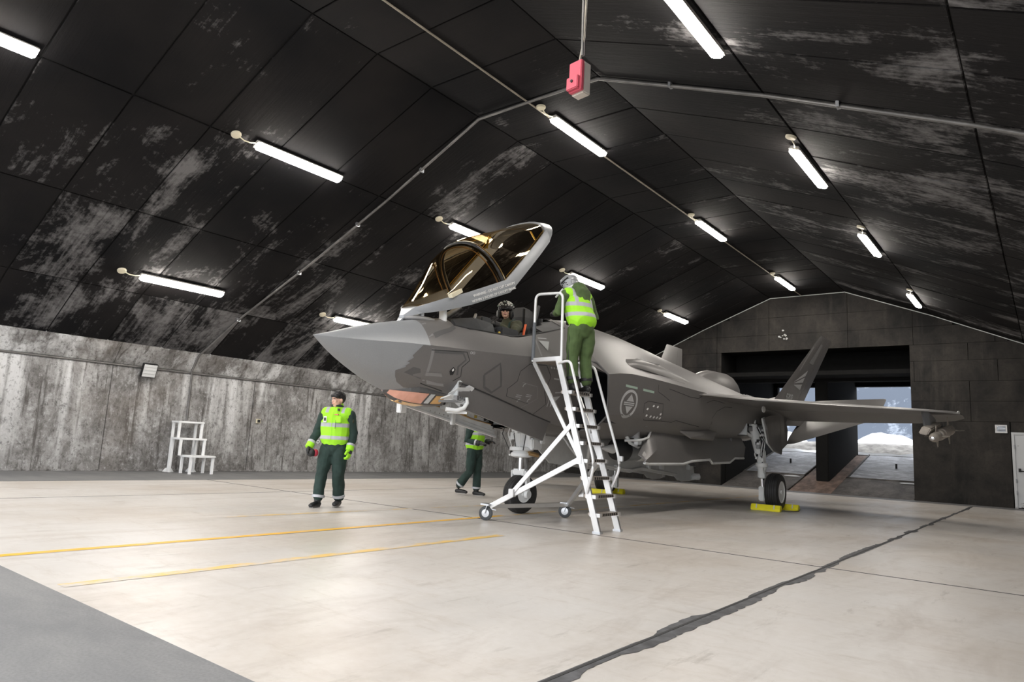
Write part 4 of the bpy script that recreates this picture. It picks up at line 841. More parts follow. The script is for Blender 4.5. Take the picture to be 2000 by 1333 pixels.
bomb('air_missile',.50,6.12,1.55,.10,2.9,'slim grey missile mounted above the bomb in the weapon bay','missile','bomb','palegrey')
# missile under the left wing tip, with protective covers
ms=empty('training_missile',(AX+5.06,AY+10.30,1.63)); ms.rotation_euler=(math.radians(9),0,math.radians(-5)); tag(ms,'short covered missile with tan wraps on the outer wing pylon','missile')
mk('body',B().lathe([(.078,0),(.08,.3),(.08,1.15),(.06,1.2)],(0,.2,0),(0,1,0),20),'bomb',ms,smooth=30)
mk('seeker_head',B().lathe([(.001,-.16),(.04,-.145),(.075,-.07),(.09,.05),(.088,.24)],(0,0,0),(0,1,0),20),'tanwrap',ms,smooth=40); mk('seeker_dome',B().lathe([(.001,-.168),(.032,-.16),(.05,-.12)],(0,0,0),(0,1,0),16),'chrome',ms,smooth=40)
for y0,L in ((.32,.2),(.56,.8)): mk('cover',B().lathe([(.085,0),(.105,.03),(.105,L-.03),(.085,L)],(0,y0,0),(0,1,0),20),'tanwrap',ms,smooth=30)
for k in range(4):
    a=k*PI/2; u=Vector((math.cos(a),0,math.sin(a)))
    for y0,s_ in ((.12,.16),(1.15,.24)): mk('fin',B().prism([u*.06+Vector((0,y0,0)),u*(.08+s_*.8)+Vector((0,y0+.1,0)),u*(.08+s_*.8)+Vector((0,y0+.16,0)),u*.06+Vector((0,y0+.2,0))],Vector((-u.z,0,u.x))*.006),'tanwrap',ms)
lr=mk('launch_rail',B().box((-.17,.1,.07),(-.08,1.2,.16)),'frame',jet); lr.location=(5.06,10.30,1.63); lr.rotation_euler=ms.rotation_euler
mk('rail_cover',B().loft([[(-.25,y,z0+.005),(-.10,y,z0-.03),(-.02,y,z0+.10),(-.17,y,z0+.15)] for y,z0 in ((-.06,.07),(.4,.07),(.9,.07))]),'tanwrap',ms,bevel=.02)
# ---------------- markings projected sideways / downwards on the skin
bpy.context.view_layer.update()
def bvh(objs):
    V=[];F=[]
    for o in objs:
        k=len(V); V+=[v.co.copy() for v in o.data.vertices]; F+=[tuple(i+k for i in p.vertices) for p in o.data.polygons]
    return BVHTree.FromPolygons(V,F)
TREE=bvh(JL)
def sideP(s,z,off=.005):
    h,n,_,_=TREE.ray_cast(Vector((4,s,z)),Vector((-1,0,0)))
    if h is None: return Vector((1,s,z))
    if n.x<0: n=-n
    return h+n*off
def topP(l,s,off=.005):
    h,n,_,_=TREE.ray_cast(Vector((l,s,5)),Vector((0,0,-1)))
    if h is None: return Vector((l,s,2.5))
    if n.z<0: n=-n
    return h+n*off
def seamline(name,pts,w_,m,proj=sideP,close=False,off=.003):
    P=[]; pts=list(pts)+([pts[0]] if close else [])
    for a,c2 in zip(pts,pts[1:]):
        a,c2=Vector(a),Vector(c2); n=max(1,int((c2-a).length/.08))
        for k in range(n): P.append(a+(c2-a)*k/n)
    P.append(Vector(pts[-1])); b=B(); L=[];R=[]
    for i,p in enumerate(P):
        d=(P[min(i+1,len(P)-1)]-P[max(i-1,0)]); d=d.normalized() if d.length>0 else Vector((1,0)); q=Vector((-d.y,d.x))*w_/2
        L.append(proj(*(p+q),off)); R.append(proj(*(p-q),off))
    n=len(P); b.add(L+R,[(i,i+n,i+n+1,i+1) for i in range(n-1)]); return mk(name,b,m,jet,fix=False)
def patch(name,poly,m,proj=sideP,off=.004):
    return mk(name,B().add([proj(*p,off) for p in poly],[tuple(range(len(poly)))]),m,jet,fix=False)
mk('door_hinge_line',B().tube([Vector(hl(x))+Vector((.004,0,.004)) for x in (2.06,2.3,2.5,2.8,3.2,3.6,4.04)],.009,6),'line',jet,smooth=60)
def sidefill(name,tab,m,z0,z1,off=.004,nz_=16,ns_=6):
    zz=[t[0] for t in tab]; sl_=[t[1] for t in tab]; sr=[t[2] for t in tab]; V=[]
    for i in range(nz_+1):
        z=z0+(z1-z0)*i/nz_; a=float(np.interp(z,zz,sl_)); c_=float(np.interp(z,zz,sr))
        V+=[sideP(a+(c_-a)*j/ns_,z,off) for j in range(ns_+1)]
    n=ns_+1; return mk(name,B().add(V,[(i*n+j,i*n+j+1,(i+1)*n+j+1,(i+1)*n+j) for i in range(nz_) for j in range(ns_)]),m,jet,fix=False)
sidefill('radome_sawtooth',[(1.74,1.30,1.47),(1.80,1.16,1.47),(1.86,1.10,1.47),(1.93,1.06,1.47),(1.985,1.18,1.47),(2.0,1.17,1.47),(2.045,1.22,1.47),(2.05,1.17,1.47),(2.12,1.26,1.47),(2.13,1.22,1.47),(2.29,1.35,1.47)],'jet',1.74,2.29,nz_=40)
seamline('panel_strip',[(.455,1.50),(.30,1.50),(.15,1.50),(0,1.50)],.075,'jetlight',topP); seamline('panel_strip',[(.46,1.55),(.45,1.85),(.42,1.97)],.05,'jetdark',topP)
seamline('panel_line',[(1.47,2.24),(1.98,2.275),(2.05,2.17),(1.96,2.07),(1.99,1.95),(1.90,1.88)],.012,'line'); seamline('panel_strip',[(1.52,2.22),(1.93,2.25),(1.99,2.17),(1.90,2.07),(1.93,1.96)],.028,'jetdark')
seamline('panel_strip',[(1.49,2.26),(1.49,1.84)],.04,'jetlight'); patch('sensor_panel',[(1.18,1.92),(1.28,2.0),(1.38,1.985),(1.44,1.86)],'jetdark',off=.008); patch('access_panel',[(1.46,1.95),(1.69,1.96),(1.82,1.80),(1.56,1.81)],'jetlight',off=.008)
seamline('panel_line',[(1.12,1.86),(1.25,1.86),(1.56,1.79),(1.85,1.74)],.010,'line'); patch('unit_badge',[(1.79,2.0),(1.83,2.06),(1.87,2.03),(1.86,1.96),(1.82,1.95)],'blk',off=.01); patch('badge_print',[(1.815,2.02),(1.835,2.045),(1.85,2.02),(1.835,2.0)],'markwhite',off=.014)
seamline('panel_strip',[(2.35,2.01),(2.56,2.19),(2.72,1.89),(2.61,1.79),(2.44,1.85)],.032,'jetdark',close=True)
hexa=[(2.97,2.13),(3.11,2.25),(3.46,2.27),(3.62,2.12),(3.60,1.9)]
seamline('panel_line',hexa,.010,'line'); seamline('panel_line',[(2.97,2.13),(2.98,1.99),(2.86,1.87),(2.96,1.66)],.010,'line'); seamline('panel_line',[(3.09,1.98),(3.41,1.95),(3.52,1.78),(3.30,1.63)],.008,'jetlight'); seamline('panel_line',[(3.60,1.9),(3.75,1.72),(3.6,1.55)],.010,'line')
def oo(s_,z,r):
    seamline('stencil_mark',[(s_+r*math.cos(t),z+r*math.sin(t)) for t in (2*PI*k/10 for k in range(11))],.007,'mark')
oo(2.05,2.275,.015); oo(2.088,2.277,.015)
for s_,z in ((3.14,1.94),(3.17,1.72),(3.36,1.74)): seamline('stencil_mark',[(s_+.02,z+.03),(s_-.01,z+.01),(s_-.01,z-.02)],.013,'mark')
for s_,z in ((3.13,1.80),(3.13,1.775),(3.32,1.82),(3.32,1.795)): seamline('stencil_mark',[(s_-.05,z),(s_+.06,z)],.008,'mark')
def triangle(P,proj):
    patch('rescue_triangle',P,'mark',proj,.006)
triangle([(3.80,1.83),(3.98,1.86),(3.86,1.68)],sideP); seamline('stencil_mark',[(3.84,1.90),(3.98,1.915)],.014,'mark'); seamline('stencil_mark',[(3.77,1.82),(3.80,1.68)],.014,'mark')
triangle([(.72,3.52),(.76,3.74),(.88,3.55)],topP); seamline('stencil_mark',[(.68,3.55),(.71,3.74)],.014,'mark',topP); seamline('pale_stripe',[(.64,3.50),(.93,3.33)],.03,'jetlight',topP)
for s_ in (3.56,3.62,3.68): seamline('stencil_mark',[(s_,2.26),(s_+.03,2.24)],.02,'mark')
seamline('green_strip',[(4.95,2.115),(5.27,2.10)],.038,'markgreen'); seamline('green_strip',[(5.43,2.093),(5.75,2.08)],.038,'markgreen')
# national roundel
rc_=Vector((5.06,1.83)); r_=.235
def rp(x,y): return (rc_.x+(x+.28*y)*r_,rc_.y+y*r_)
seamline('roundel_ring',[rp(math.cos(t)*.90,math.sin(t)*.90) for t in (2*PI*k/36 for k in range(37))],.045,'mark')
patch('roundel_wedge',[rp(-.36,.17),(rp(.05,.70)),rp(.52,.17)],'mark'); patch('roundel_wedge',[rp(-.36,-.17),rp(.05,-.70),rp(.52,-.17)],'mark')
for y in (.065,-.065): patch('roundel_bar',[rp(-.60,y+.045),rp(.62,y+.045),rp(.62,y-.045),rp(-.60,y-.045)],'mark')
seamline('panel_line',[(5.50,1.87),(5.62,1.92),(6.07,1.91),(6.14,1.62),(5.6,1.60),(5.52,1.72)],.010,'line',close=True)
for k,(s_,z) in enumerate([(5.61,1.79),(5.78,1.85),(5.91,1.845),(6.04,1.73),(5.61,1.68),(5.74,1.672),(5.85,1.668),(5.95,1.668),(6.05,1.665)]): patch('white_dab',[(s_-.03,z-.014),(s_+.005,z-.02),(s_+.032,z+.006),(s_+.01,z+.022),(s_-.02,z+.01)],'markwhite',off=.008)
seamline('panel_line',[(5.87,2.22),(5.87,2.10),(6.05,2.05),(6.25,1.98)],.009,'line'); seamline('panel_line',[(6.2,2.18),(6.9,2.10),(7.2,2.10),(7.35,2.16),(8.0,2.16)],.010,'line'); seamline('panel_line',[(6.14,1.62),(6.5,1.62),(6.62,1.66),(7.2,1.62),(7.6,1.6)],.009,'line')
seamline('panel_line',[(8.06,1.60),(7.95,1.8),(8.05,1.93),(8.35,2.03),(8.7,2.05)],.010,'line'); seamline('panel_line',[(7.55,2.05),(7.8,2.12),(8.3,2.1)],.009,'line')
seamline('access_outline',[(1.30,5.7),(1.25,6.0),(1.42,6.5),(1.5,7.1)],.010,'line',topP); seamline('panel_strip',[(.95,6.42),(1.45,6.30)],.07,'jetlight',topP)
# fin emblem, number and strips on the outer face of the left fin
FTREE=bvh(FINS)
def finP(s_,z,o=.006):
    h,n,_,_=FTREE.ray_cast(Vector((5,s_,z)),Vector((-1,0,0))); return (h if h else Vector((2,s_,z)))+Vector((o,0,0))
def finpatch(nm,P,m): mk(nm,B().add([finP(*p) for p in P],[tuple(range(len(P)))]),m,jet,fix=False)
for k,(a,c_,d_) in enumerate((((12.72,2.98),(13.62,3.36),(13.55,3.22)),((12.74,2.95),(13.52,3.18),(13.46,3.04)),((12.76,2.92),(13.44,2.99),(13.38,2.84)))): finpatch('fin_emblem',[a,c_,d_],'mark')
finpatch('fin_strip',[(12.95,3.30),(13.62,3.98),(13.68,3.98),(13.02,3.30)],'jetlight'); finpatch('fin_patch',[(13.55,3.55),(14.15,4.12),(14.35,4.12),(13.95,3.55)],'jetlight')
u=finP(13.0,2.62)-finP(12.6,2.62); v=finP(12.8,2.8)-finP(12.8,2.6); textmesh('fin_number','5209',.27,'mark',jet,basis(finP(12.42,2.50,.012),u,v))
seamline('warning_stencil',[(3.70,2.10),(3.82,2.10)],.02,'mark')
# ------------------------------------------------------------------ chocks
def chock(x,y,L,rz,label,grp):
    t=mk('wheel_chock',B().prism([(0,-.075,0),(0,.075,0),(0,.08,.05),(0,.045,.125),(0,-.045,.125),(0,-.08,.05)],(L,0,0)),'chock',bevel=.008)
    t.location=(x,y,0); t.rotation_euler=(0,0,rz); tag(t,label,'chock',grp)
    for k in (.12,L-.12): mk('strap_slot',B().prism([(k-.012,-.083,.045),(k+.012,-.083,.045),(k+.012,-.05,.128),(k-.012,-.05,.128)],(0,-.002,.003)),'palegrey',t)
    return t
WY=AY+MS
c1=chock(AX+1.72,WY-.42,.60,0,'yellow wheel chock in front of the left main wheel, beside the gear door',None); c2=chock(AX+1.85,WY+.40,.60,0,'yellow wheel chock with pale straps behind the left main wheel',None)
c3=chock(AX-2.38,WY-.42,.60,0,'yellow wheel chock in front of the far main wheel, behind the ladder',None); c4=chock(AX-2.38,WY+.40,.60,0,'yellow wheel chock behind the far main wheel, past the ladder',None)
rp=mk('chock_rope',B().tube([(AX+2.33,WY-.42,.02),(AX+2.44,WY-.2,.012),(AX+2.50,WY+.2,.012),(AX+2.47,WY+.4,.03)],.009,6),'pipe'); tag(rp,'thin rope joining the two chocks at the left main wheel','rope')
# ------------------------------------------------------------------ access ladder
LD=empty('access_ladder',(-4.65,7.86,0)); tag(LD,'white aluminium wheeled access ladder standing beside the cockpit','ladder')
stx=lambda z:-z*.316
def bar(nm,p,q,w_=.05,h=.07,m='alu',up=(0,0,1)): return mk(nm,B().bar(p,q,w_,h,up),m,LD,bevel=.004)
for y in (0,.53):
    bar('stile',(0,y,0),(stx(2.32),y,2.32),.045,.085,'alu',(1,0,0)); mk('foot',B().box((-.07,y-.035,0),(.05,y+.035,.03)),'zinc',LD,bevel=.004)
for k in range(8):
    z=.236+.229*k; x=stx(z); t=mk('step',B().box((x-.10,.02,z-.02),(x+.09,.51,z+.02)),'tread',LD,bevel=.004)
    for y in (.02,.51): mk('step_bracket',B().box((x-.06,y-.03,z-.03),(x+.10,y+.03,z+.02)),'alu',t,bevel=.004)
    for j in range(7): mk('tread_rib',B().box((x+.088,.09+.055*j,z-.016),(x+.094,.12+.055*j,z+.016)),'blk',t)
pl=2.30; mk('platform',B().prism([(-1.17,0,pl-.03),(-.72,0,pl-.03),(-.72,.72,pl-.03),(-1.045,.72,pl-.03)],(0,0,.03)),'tread',LD,bevel=.004)
for y,yp in ((0,0),(.53,.72)):
    ex=-1.18+.125*yp/.72
    bar('platform_rail',(ex,yp,pl),(-.68,yp,pl+.01),.035,.06)
    bar('brace',(ex+.03,yp,pl-.03),(stx(1.0)-.02,y,.98),.035,.055,'alu',(1,0,0))
bar('platform_rail',(-1.175,0,pl),(-1.05,.72,pl),.03,.06)
def rail(pts,r=.02,m='rail',nm='hand_rail'): return mk(nm,B().tube(pts,r,10),m,LD,smooth=60)
def rnd_path(P,r=.09,n=5):
    P=[Vector(p) for p in P]; out=[P[0]]
    for i in range(1,len(P)-1):
        a=(P[i-1]-P[i]).normalized()*r; c2=(P[i+1]-P[i]).normalized()*r
        for k in range(n+1):
            t=k/n; out.append((P[i]+a)*(1-t)**2+P[i]*2*t*(1-t)+(P[i]+c2)*t*t)
    return out+[P[-1]]
for y,ex in ((0,-1.175),(.72,-1.045)): rail(rnd_path([(ex,y,pl-.02),(ex,y,3.27),(-.70,y,3.25),(-.68,y,pl-.05)]))
rail([(-1.175,0,pl),(-1.175,0,2.85)],.027,'railgrey','rail_sleeve')
for y in (-.03,.56):
    s_=-1 if y<0 else 1
    rail(rnd_path([(stx(2.25),y,2.24),(-.50,y+.02*s_,2.27),(-.06,y+.05*s_,.95),(-.06,y+.05*s_,.80),(stx(.55),y-.0,.50)],.08),.019)
mk('rail_clip',B().box((-.08,.585,.93),(.0,.63,1.0)),'alu',LD,bevel=.005)
# outriggers and castors
jt=(stx(1.38),0,1.38)
for y,cx,cy in ((0,-1.72,-.21),(.53,-1.37,1.29)):
    lo=(cx+.06,cy+(.02 if y==0 else -.02),.20); mid=(cx+.42,cy+(.05 if y==0 else -.18),.42)
    bar('outrigger',lo,(stx(.93)-.03,y,.93),.04,.07); bar('outrigger_brace',mid,(stx(1.4)-.02,y,1.40),.035,.06)
    mk('joint_plate',B().box((stx(.93)-.06,y-.03,.87),(stx(.93)+.02,y+.03,.99)),'alu',LD,bevel=.005); mk('joint_plate',B().box((stx(1.4)-.05,y-.03,1.36),(stx(1.4)+.02,y+.03,1.45)),'alu',LD,bevel=.005); mk('joint_plate',B().box((mid[0]-.05,mid[1]-.035,.36),(mid[0]+.04,mid[1]+.035,.47)),'alu',LD,bevel=.005)
bar('base_bar',(-1.66,-.17,.20),(-1.32,1.25,.20),.035,.055)
for cx,cy in ((-1.72,-.21),(-1.37,1.29)):
    cs=mk('castor',B().lathe([(.045,-.02),(.085,-.022),(.10,-.012),(.10,.012),(.085,.022),(.045,.02)],(cx,cy,.10),(.35,-.93,0),24),'castor',LD,smooth=40)
    ax=Vector((.35,-.93,0)).normalized()
    mk('wheel_disc',B().lathe([(.001,-.028),(.05,-.024),(.055,.024),(.001,.028)],(cx,cy,.10),tuple(ax),20),'zinc',cs,smooth=40)
    for sd in (1,-1): mk('fork',B().bar(Vector((cx,cy,.10))+ax*.035*sd,Vector((cx+.03,cy+.01,.215))+ax*.035*sd,.008,.06,tuple(ax)),'zinc',cs)
    mk('swivel_plate',B().box((cx-.06,cy-.06,.21),(cx+.09,cy+.06,.235)),'zinc',cs,bevel=.004); mk('brake_pedal',B().bar((cx+.03,cy+.02,.17),(cx+.11,cy+.09,.15),.04,.015),'zinc',cs)
# ------------------------------------------------------------------ PEOPLE
def chain(b,pts,rad,ref=(0,-1,0),n=14):
    """closed tapered tube with domed ends; rad entries (side, front) or number"""
    pts=[Vector(p) for p in pts]; rr=[(r,r) if isinstance(r,(int,float)) else r for r in rad]; rings=[]; k=len(pts)
    def frame(d):
        f=Vector(ref); 
        if abs(d.normalized().dot(f))>.95: f=Vector((0,0,1))
        a=d.cross(f).normalized(); return a,a.cross(d).normalized()
    for i,p in enumerate(pts):
        d=(pts[min(i+1,k-1)]-pts[max(i-1,0)]); a,c=frame(d); dn=d.normalized(); mr=min(rr[i])
        mk_=lambda q,s:[q+a*math.cos(t)*rr[i][0]*s+c*math.sin(t)*rr[i][1]*s for t in (2*PI*j/n for j in range(n))]
        if i==0: rings+= [mk_(p-dn*mr*.9,.25),mk_(p-dn*mr*.65,.72)]
        rings.append(mk_(p,1))
        if i==k-1: rings+=[mk_(p+dn*mr*.65,.72),mk_(p+dn*mr*.9,.25)]
    b.loft(rings); return b
def blob(name,b,m,parent,vox=.012,smooth=3,wr=0,wscale=9,seed=0,stretch=(1,1,1)):
    me=bpy.data.meshes.new(name); me.from_pydata(b.v,[],b.f); me.update()
    bm=bmesh.new(); bm.from_mesh(me); bmesh.ops.recalc_face_normals(bm,faces=bm.faces); bm.to_mesh(me); bm.free()
    o=bpy.data.objects.new(name,me); COL.objects.link(o)
    r=o.modifiers.new('r','REMESH'); r.mode='VOXEL'; r.voxel_size=vox
    if smooth: s=o.modifiers.new('s','SMOOTH'); s.factor=.5; s.iterations=smooth
    m2=bpy.data.meshes.new_from_object(o.evaluated_get(bpy.context.evaluated_depsgraph_get())); bpy.data.objects.remove(o)
    if wr:
        nn=[v.normal.copy() for v in m2.vertices]
        for v,nv in zip(m2.vertices,nn):
            p=Vector((v.co.x*stretch[0],v.co.y*stretch[1],v.co.z*stretch[2]))*wscale+Vector((seed*7.1,seed*3.3,seed))
            v.co+=nv*wr*(noise.noise(p)+.5*noise.noise(p*2.3))
        m2.update()
    for p in m2.polygons: p.use_smooth=True
    m2.materials.clear(); m2.materials.append(MT[m] if isinstance(m,str) else m); return link(name,m2,parent)
def hand(b,wr,d,up,side,curl=.6,scale=1.0,fr=1.0):
    """palm and five bent fingers; d = direction of the hand, up = back of the hand, side = +1 when thumb lies towards up x d"""
    d=Vector(d).normalized(); up=Vector(up); up=(up-d*up.dot(d)).normalized(); s=d.cross(up).normalized()*side; wr=Vector(wr)
    chain(b,[wr-d*.02,wr+d*.045*scale,wr+d*.085*scale],[(.030,.022),(.042*scale,.017*scale*fr),(.042*scale,.014*scale*fr)],ref=tuple(up))
    for i,(o,L) in enumerate(((.031,.070),(.0105,.080),(-.0105,.075),(-.030,.058))):
        p=wr+d*.085*scale+s*o*scale; dirn=d.copy(); pts=[p-d*.01]
        for j,f in enumerate((.42,.33,.25)):
            dirn=(Matrix.Rotation(-curl*(.5+.35*j)*1.0,3,d.cross(up))@dirn) if j or True else dirn
            p=p+dirn.normalized()*L*f*scale; pts.append(p)
        chain(b,pts,[.0095*scale*fr,.009*scale*fr,.0085*scale*fr,.007*scale*fr],ref=tuple(s),n=8)
    t0=wr+d*.03*scale+s*.034*scale; t1=t0+(d*.55+s*.8-up*.25).normalized()*.038*scale; t2=t1+(d*.9+s*.25-up*.3).normalized()*.03*scale
    chain(b,[t0,t1,t2],[.012*scale*fr,.0105*scale*fr,.009*scale*fr],ref=tuple(up),n=8)
def headrot(yaw,pitch=0): return Matrix.Rotation(yaw,3,'Z')@Matrix.Rotation(pitch,3,'X')
def head(b,c,R):
    c=Vector(c); E=lambda p,r:b.ell(c+R@Vector(p),r,rot=R)
    E((0,.012,.035),(.076,.095,.088)); E((0,-.028,-.02),(.064,.066,.082)); E((0,-.045,-.075),(.038,.040,.032)); E((0,-.080,.035),(.055,.022,.018))
    chain(b,[c+R@Vector((0,-.094,.022)),c+R@Vector((0,-.104,-.018))],[.008,.012],n=8); E((0,-.094,-.020),(.016,.010,.008))
    for s in (1,-1): E((s*.078,.010,-.002),(.010,.018,.030)); E((s*.040,-.072,-.015),(.024,.018,.020))
    E((0,-.090,-.050),(.026,.012,.010))
def face(root,c,R,brow=True):
    c=Vector(c); T=lambda p:c+R@Vector(p)
    for s in (1,-1):
        mk('eye',B().ell(T((s*.031,-.089,.006)),(.013,.006,.007),rot=R),'markwhite',root,smooth=60); mk('pupil',B().ell(T((s*.031-.002,-.0945,.006)),(.006,.003,.006),rot=R),'blk',root,smooth=60)
        if brow: mk('eyebrow',B().tube([T((s*.014,-.099,.026)),T((s*.032,-.099,.031)),T((s*.050,-.087,.025))],.0045,6),'hair',root)
    mk('lips',B().ell(T((0,-.101,-.050)),(.024,.006,.008),rot=R),'lips',root,smooth=60)
def boot(root,an,toe,R=1.0):
    an=Vector(an); toe=Vector(toe); d=(toe-an); d.z=0; d=d.normalized(); z=toe.z
    b=B(); chain(b,[an+Vector((0,0,.10)),an+Vector((0,0,.0))],[.052,.056]); h=an-d*.04; h.z=z+.045
    chain(b,[h,h+d*.10,h+d*.19+Vector((0,0,-.005)),h+d*.235+Vector((0,0,-.010))],[(.042,.044),(.048,.046),(.050,.036),(.040,.028)],ref=(0,0,1))
    o=blob('boot',b,'boot',root,.008,3)
    s=B(); r=d.cross(Vector((0,0,1))); out=[(-.045,-.034),(-.055,0),(-.045,.034),(.06,.042),(.15,.050),(.215,.04),(.235,0),(.215,-.04),(.15,-.050),(.06,-.042)]
    base=an.copy(); base.z=z; s.prism([base+d*(u*.86)+r*v*.8 for u,v in out],(0,0,.02)); mk('sole',s,'sole',o)
    return o
def ring(nm,p,q,r,m,root,flat=1.0): 
    b=B(); p,q=Vector(p),Vector(q); return mk(nm,B().tube([p,p+(q-p)*.02,q-(q-p)*.02,q],[r*.96,r,r,r*.96],18),m,root,smooth=50)
# pose dicts: local frame x = person's left, -y = forward
def person(label,loc,rz,J,look,cloth):
    root=empty('person',loc,rz); tag(root,label,'person')
    J={k:Vector(v) for k,v in J.items()}; R=headrot(*look)
    body=B(); head(body,J['head'],R)
    chain(body,[J['neck'],J['head']+Vector((0,.01,-.03))],[.056,.052]); chain(body,[J['pel'],J['waist'],J['chest'],J['neck']-Vector((0,0,.03))],[(.15,.10),(.135,.095),(.165,.105),(.09,.07)])
    for s in 'LR':
        chain(body,[J['sh'+s],J['el'+s],J['wr'+s]],[.05,.04,.028]); chain(body,[J['hip'+s],J['kn'+s],J['an'+s]],[.08,.055,.04]); chain(body,[J['chest']+Vector((0,0,.06)),J['sh'+s]],[.07,.055])
        hand(body,J['wr'+s],J['hd'+s],J['hu'+s],1 if s=='L' else -1,cloth.get('curl'+s,.7),.8 if cloth.get('glove') else 1.0)
    blob('body',body,'skin',root,.007,1)
    face(root,J['head'],R)
    f=cloth['fat']
    jk=B(); chain(jk,[J['pel']+Vector((0,0,.0)),J['waist'],J['chest'],J['neck']-Vector((0,0,.055))],[(.185*f,.14*f),(.175*f,.135*f),(.20*f,.145*f),(.11,.095)])
    for s in 'LR':
        chain(jk,[J['chest']+Vector((0,0,.06)),J['sh'+s]],[.10,.085*f]); e=J['el'+s]; wv=J['wr'+s]
        chain(jk,[J['sh'+s],J['sh'+s].lerp(e,.5),e,e.lerp(wv,.5),wv.lerp(e,.08)],[.082*f,.072*f,.062*f,.056*f,.046*f])
    if cloth.get('collar'): chain(jk,[J['neck']-Vector((0,0,.05)),J['neck']+Vector((0,-.005,.035))],[.085,.072])
    blob('jacket',jk,cloth['jacket'],root,.010,2,.012,7,rnd.randint(1,60),(1.1,1.1,1.1))
    tr=B(); chain(tr,[J['waist']-Vector((0,0,.02)),J['pel'],J['pel']-Vector((0,0,.06))],[(.165*f,.13*f),(.175*f,.14*f),(.16*f,.13*f)])
    for s in 'LR':
        h,k,a=J['hip'+s],J['kn'+s],J['an'+s]; chain(tr,[h,h.lerp(k,.5),k,k.lerp(a,.5),a.lerp(k,.14)],[.112*f,.103*f,.084*f,.080*f,.078*f])
    blob('trousers',tr,cloth['trousers'],root,.010,2,.016,6,rnd.randint(1,60),(1.2,1.2,.9))
    for s in 'LR':
        boot(root,J['an'+s],J['toe'+s])
        if cloth.get('hem'): a,k=J['an'+s],J['kn'+s]; ring('reflective_band',a.lerp(k,.10),a.lerp(k,.20),.088*f,'silver',root)
        if cloth.get('cuff'): wv,e=J['wr'+s],J['el'+s]; ring('reflective_band',wv.lerp(e,.16),wv.lerp(e,.30),.060*f,'silver',root)
        if cloth.get('glove'):
            gb=B(); hand(gb,J['wr'+s],J['hd'+s],J['hu'+s],1 if s=='L' else -1,cloth.get('curl'+s,.7),1.18,1.75); go=blob('glove',gb,'blk' if cloth['glove']=='dark' or (cloth['glove']=='lime' and s=='R') else 'lime',root,.006,1)
            wv,e=J['wr'+s],J['el'+s]; ring('glove_cuff',wv+(wv-e).normalized()*.03,wv.lerp(e,.17),.056*f,'blk' if cloth['glove']=='dark' else 'lime',go)
            dd=Vector(J['hd'+s]).normalized(); kb=B(); kb.ell(wv+dd*.06+Vector(J['hu'+s]).normalized()*.012,(.030,.052,.036)); mk('knuckle_pad',kb,'dkplastic' if cloth['glove']!='dark' else 'blk',go,smooth=60)
    if cloth.get('vest'):
        v=B(); o=.030; chain(v,[J['pel']+Vector((0,0,.10)),J['waist'],J['chest'],J['neck']-Vector((0,0,.075))],[(.195*f+o,.150*f+o),(.18*f+o,.142*f+o),(.20*f+o*.8,.152*f+o),(.135,.118)])
        for s in 'LR': chain(v,[J['chest']+Vector((0,0,.085)),J['sh'+s].lerp(J['chest']+Vector((0,0,.1)),.24)+Vector((0,0,.014))],[.118,.106*f])
        if cloth.get('vcollar'): chain(v,[J['neck']-Vector((0,0,.06)),J['neck']+Vector((0,.008,.03))],[.103,.092])
        vo=blob('vest',v,cloth['vest'],root,.009,3,.006,6,rnd.randint(1,60),(1,1,1.2)); cloth['vo']=vo
    return root,J,R
# ---- walking ground crew man
J=dict(head=(.02,-.05,1.615),neck=(.01,-.01,1.49),chest=(0,0,1.28),waist=(0,.0,1.06),pel=(0,0,.93),
 shL=(.20,.01,1.40),elL=(.27,.05,1.12),wrL=(.26,-.03,.89),hdL=(.0,-.12,-1),huL=(1,-.1,0),shR=(-.20,.01,1.40),elR=(-.30,.05,1.14),wrR=(-.35,-.10,.90),hdR=(-.05,-.2,-1),huR=(-1,-.1,0),
 hipL=(.10,0,.88),knL=(.115,-.02,.49),anL=(.11,.10,.11),toeL=(.12,-.12,.015),hipR=(-.10,0,.88),knR=(-.12,-.09,.50),anR=(-.13,-.14,.10),toeR=(-.16,-.36,.0))
walk,JW,RW=person('walking crew man in lime vest with ear muffs in hand, bareheaded black hair',(-8.71,6.72,0),math.radians(33),J,(math.radians(-38),math.radians(2)),
 dict(fat=1.08,jacket='dkgreen',trousers='dkgreen',hem=1,cuff=1,glove='lime',collar=1,vest=vest('lime_vest_silver_bands',[(1.015,1.07),(1.205,1.265)],(.10,.15,1.42)),vcollar=1,curlL=.62,curlR=.8))
b=B(); c=JW['head']; E=lambda p,r:b.ell(c+RW@Vector(p),r,rot=RW)
E((0,.018,.065),(.088,.106,.082)); E((0,.055,.025),(.078,.060,.068)); E((0,-.066,.080),(.074,.040,.032)); E((.045,-.055,.072),(.044,.05,.042)); E((-.045,-.06,.070),(.044,.045,.040)); E((.0,.0,.10),(.085,.09,.065)); E((.02,-.088,.058),(.05,.014,.022)); E((.072,.045,.035),(.014,.045,.045)); E((-.072,.045,.035),(.014,.045,.045))
blob('hair',b,'hair',walk,.006,1,.004,30,3)
mk('neck_gaiter',B().tube([(.01+.072*math.cos(t),-.02+.076*math.sin(t),1.525-.012*math.sin(t)) for t in (2*PI*k/20 for k in range(21))],.021,8),'dkgreen',walk,smooth=60)
mk('chest_pocket',B().box((.05,-.215,1.27),(.145,-.195,1.37)),'lime',walk,bevel=.008); mk('zip',B().tube([(0,-.197,1.0),(0,-.200,1.1),(0,-.203,1.25),(0,-.19,1.38),(0,-.15,1.46)],.003,6),'lime',walk)
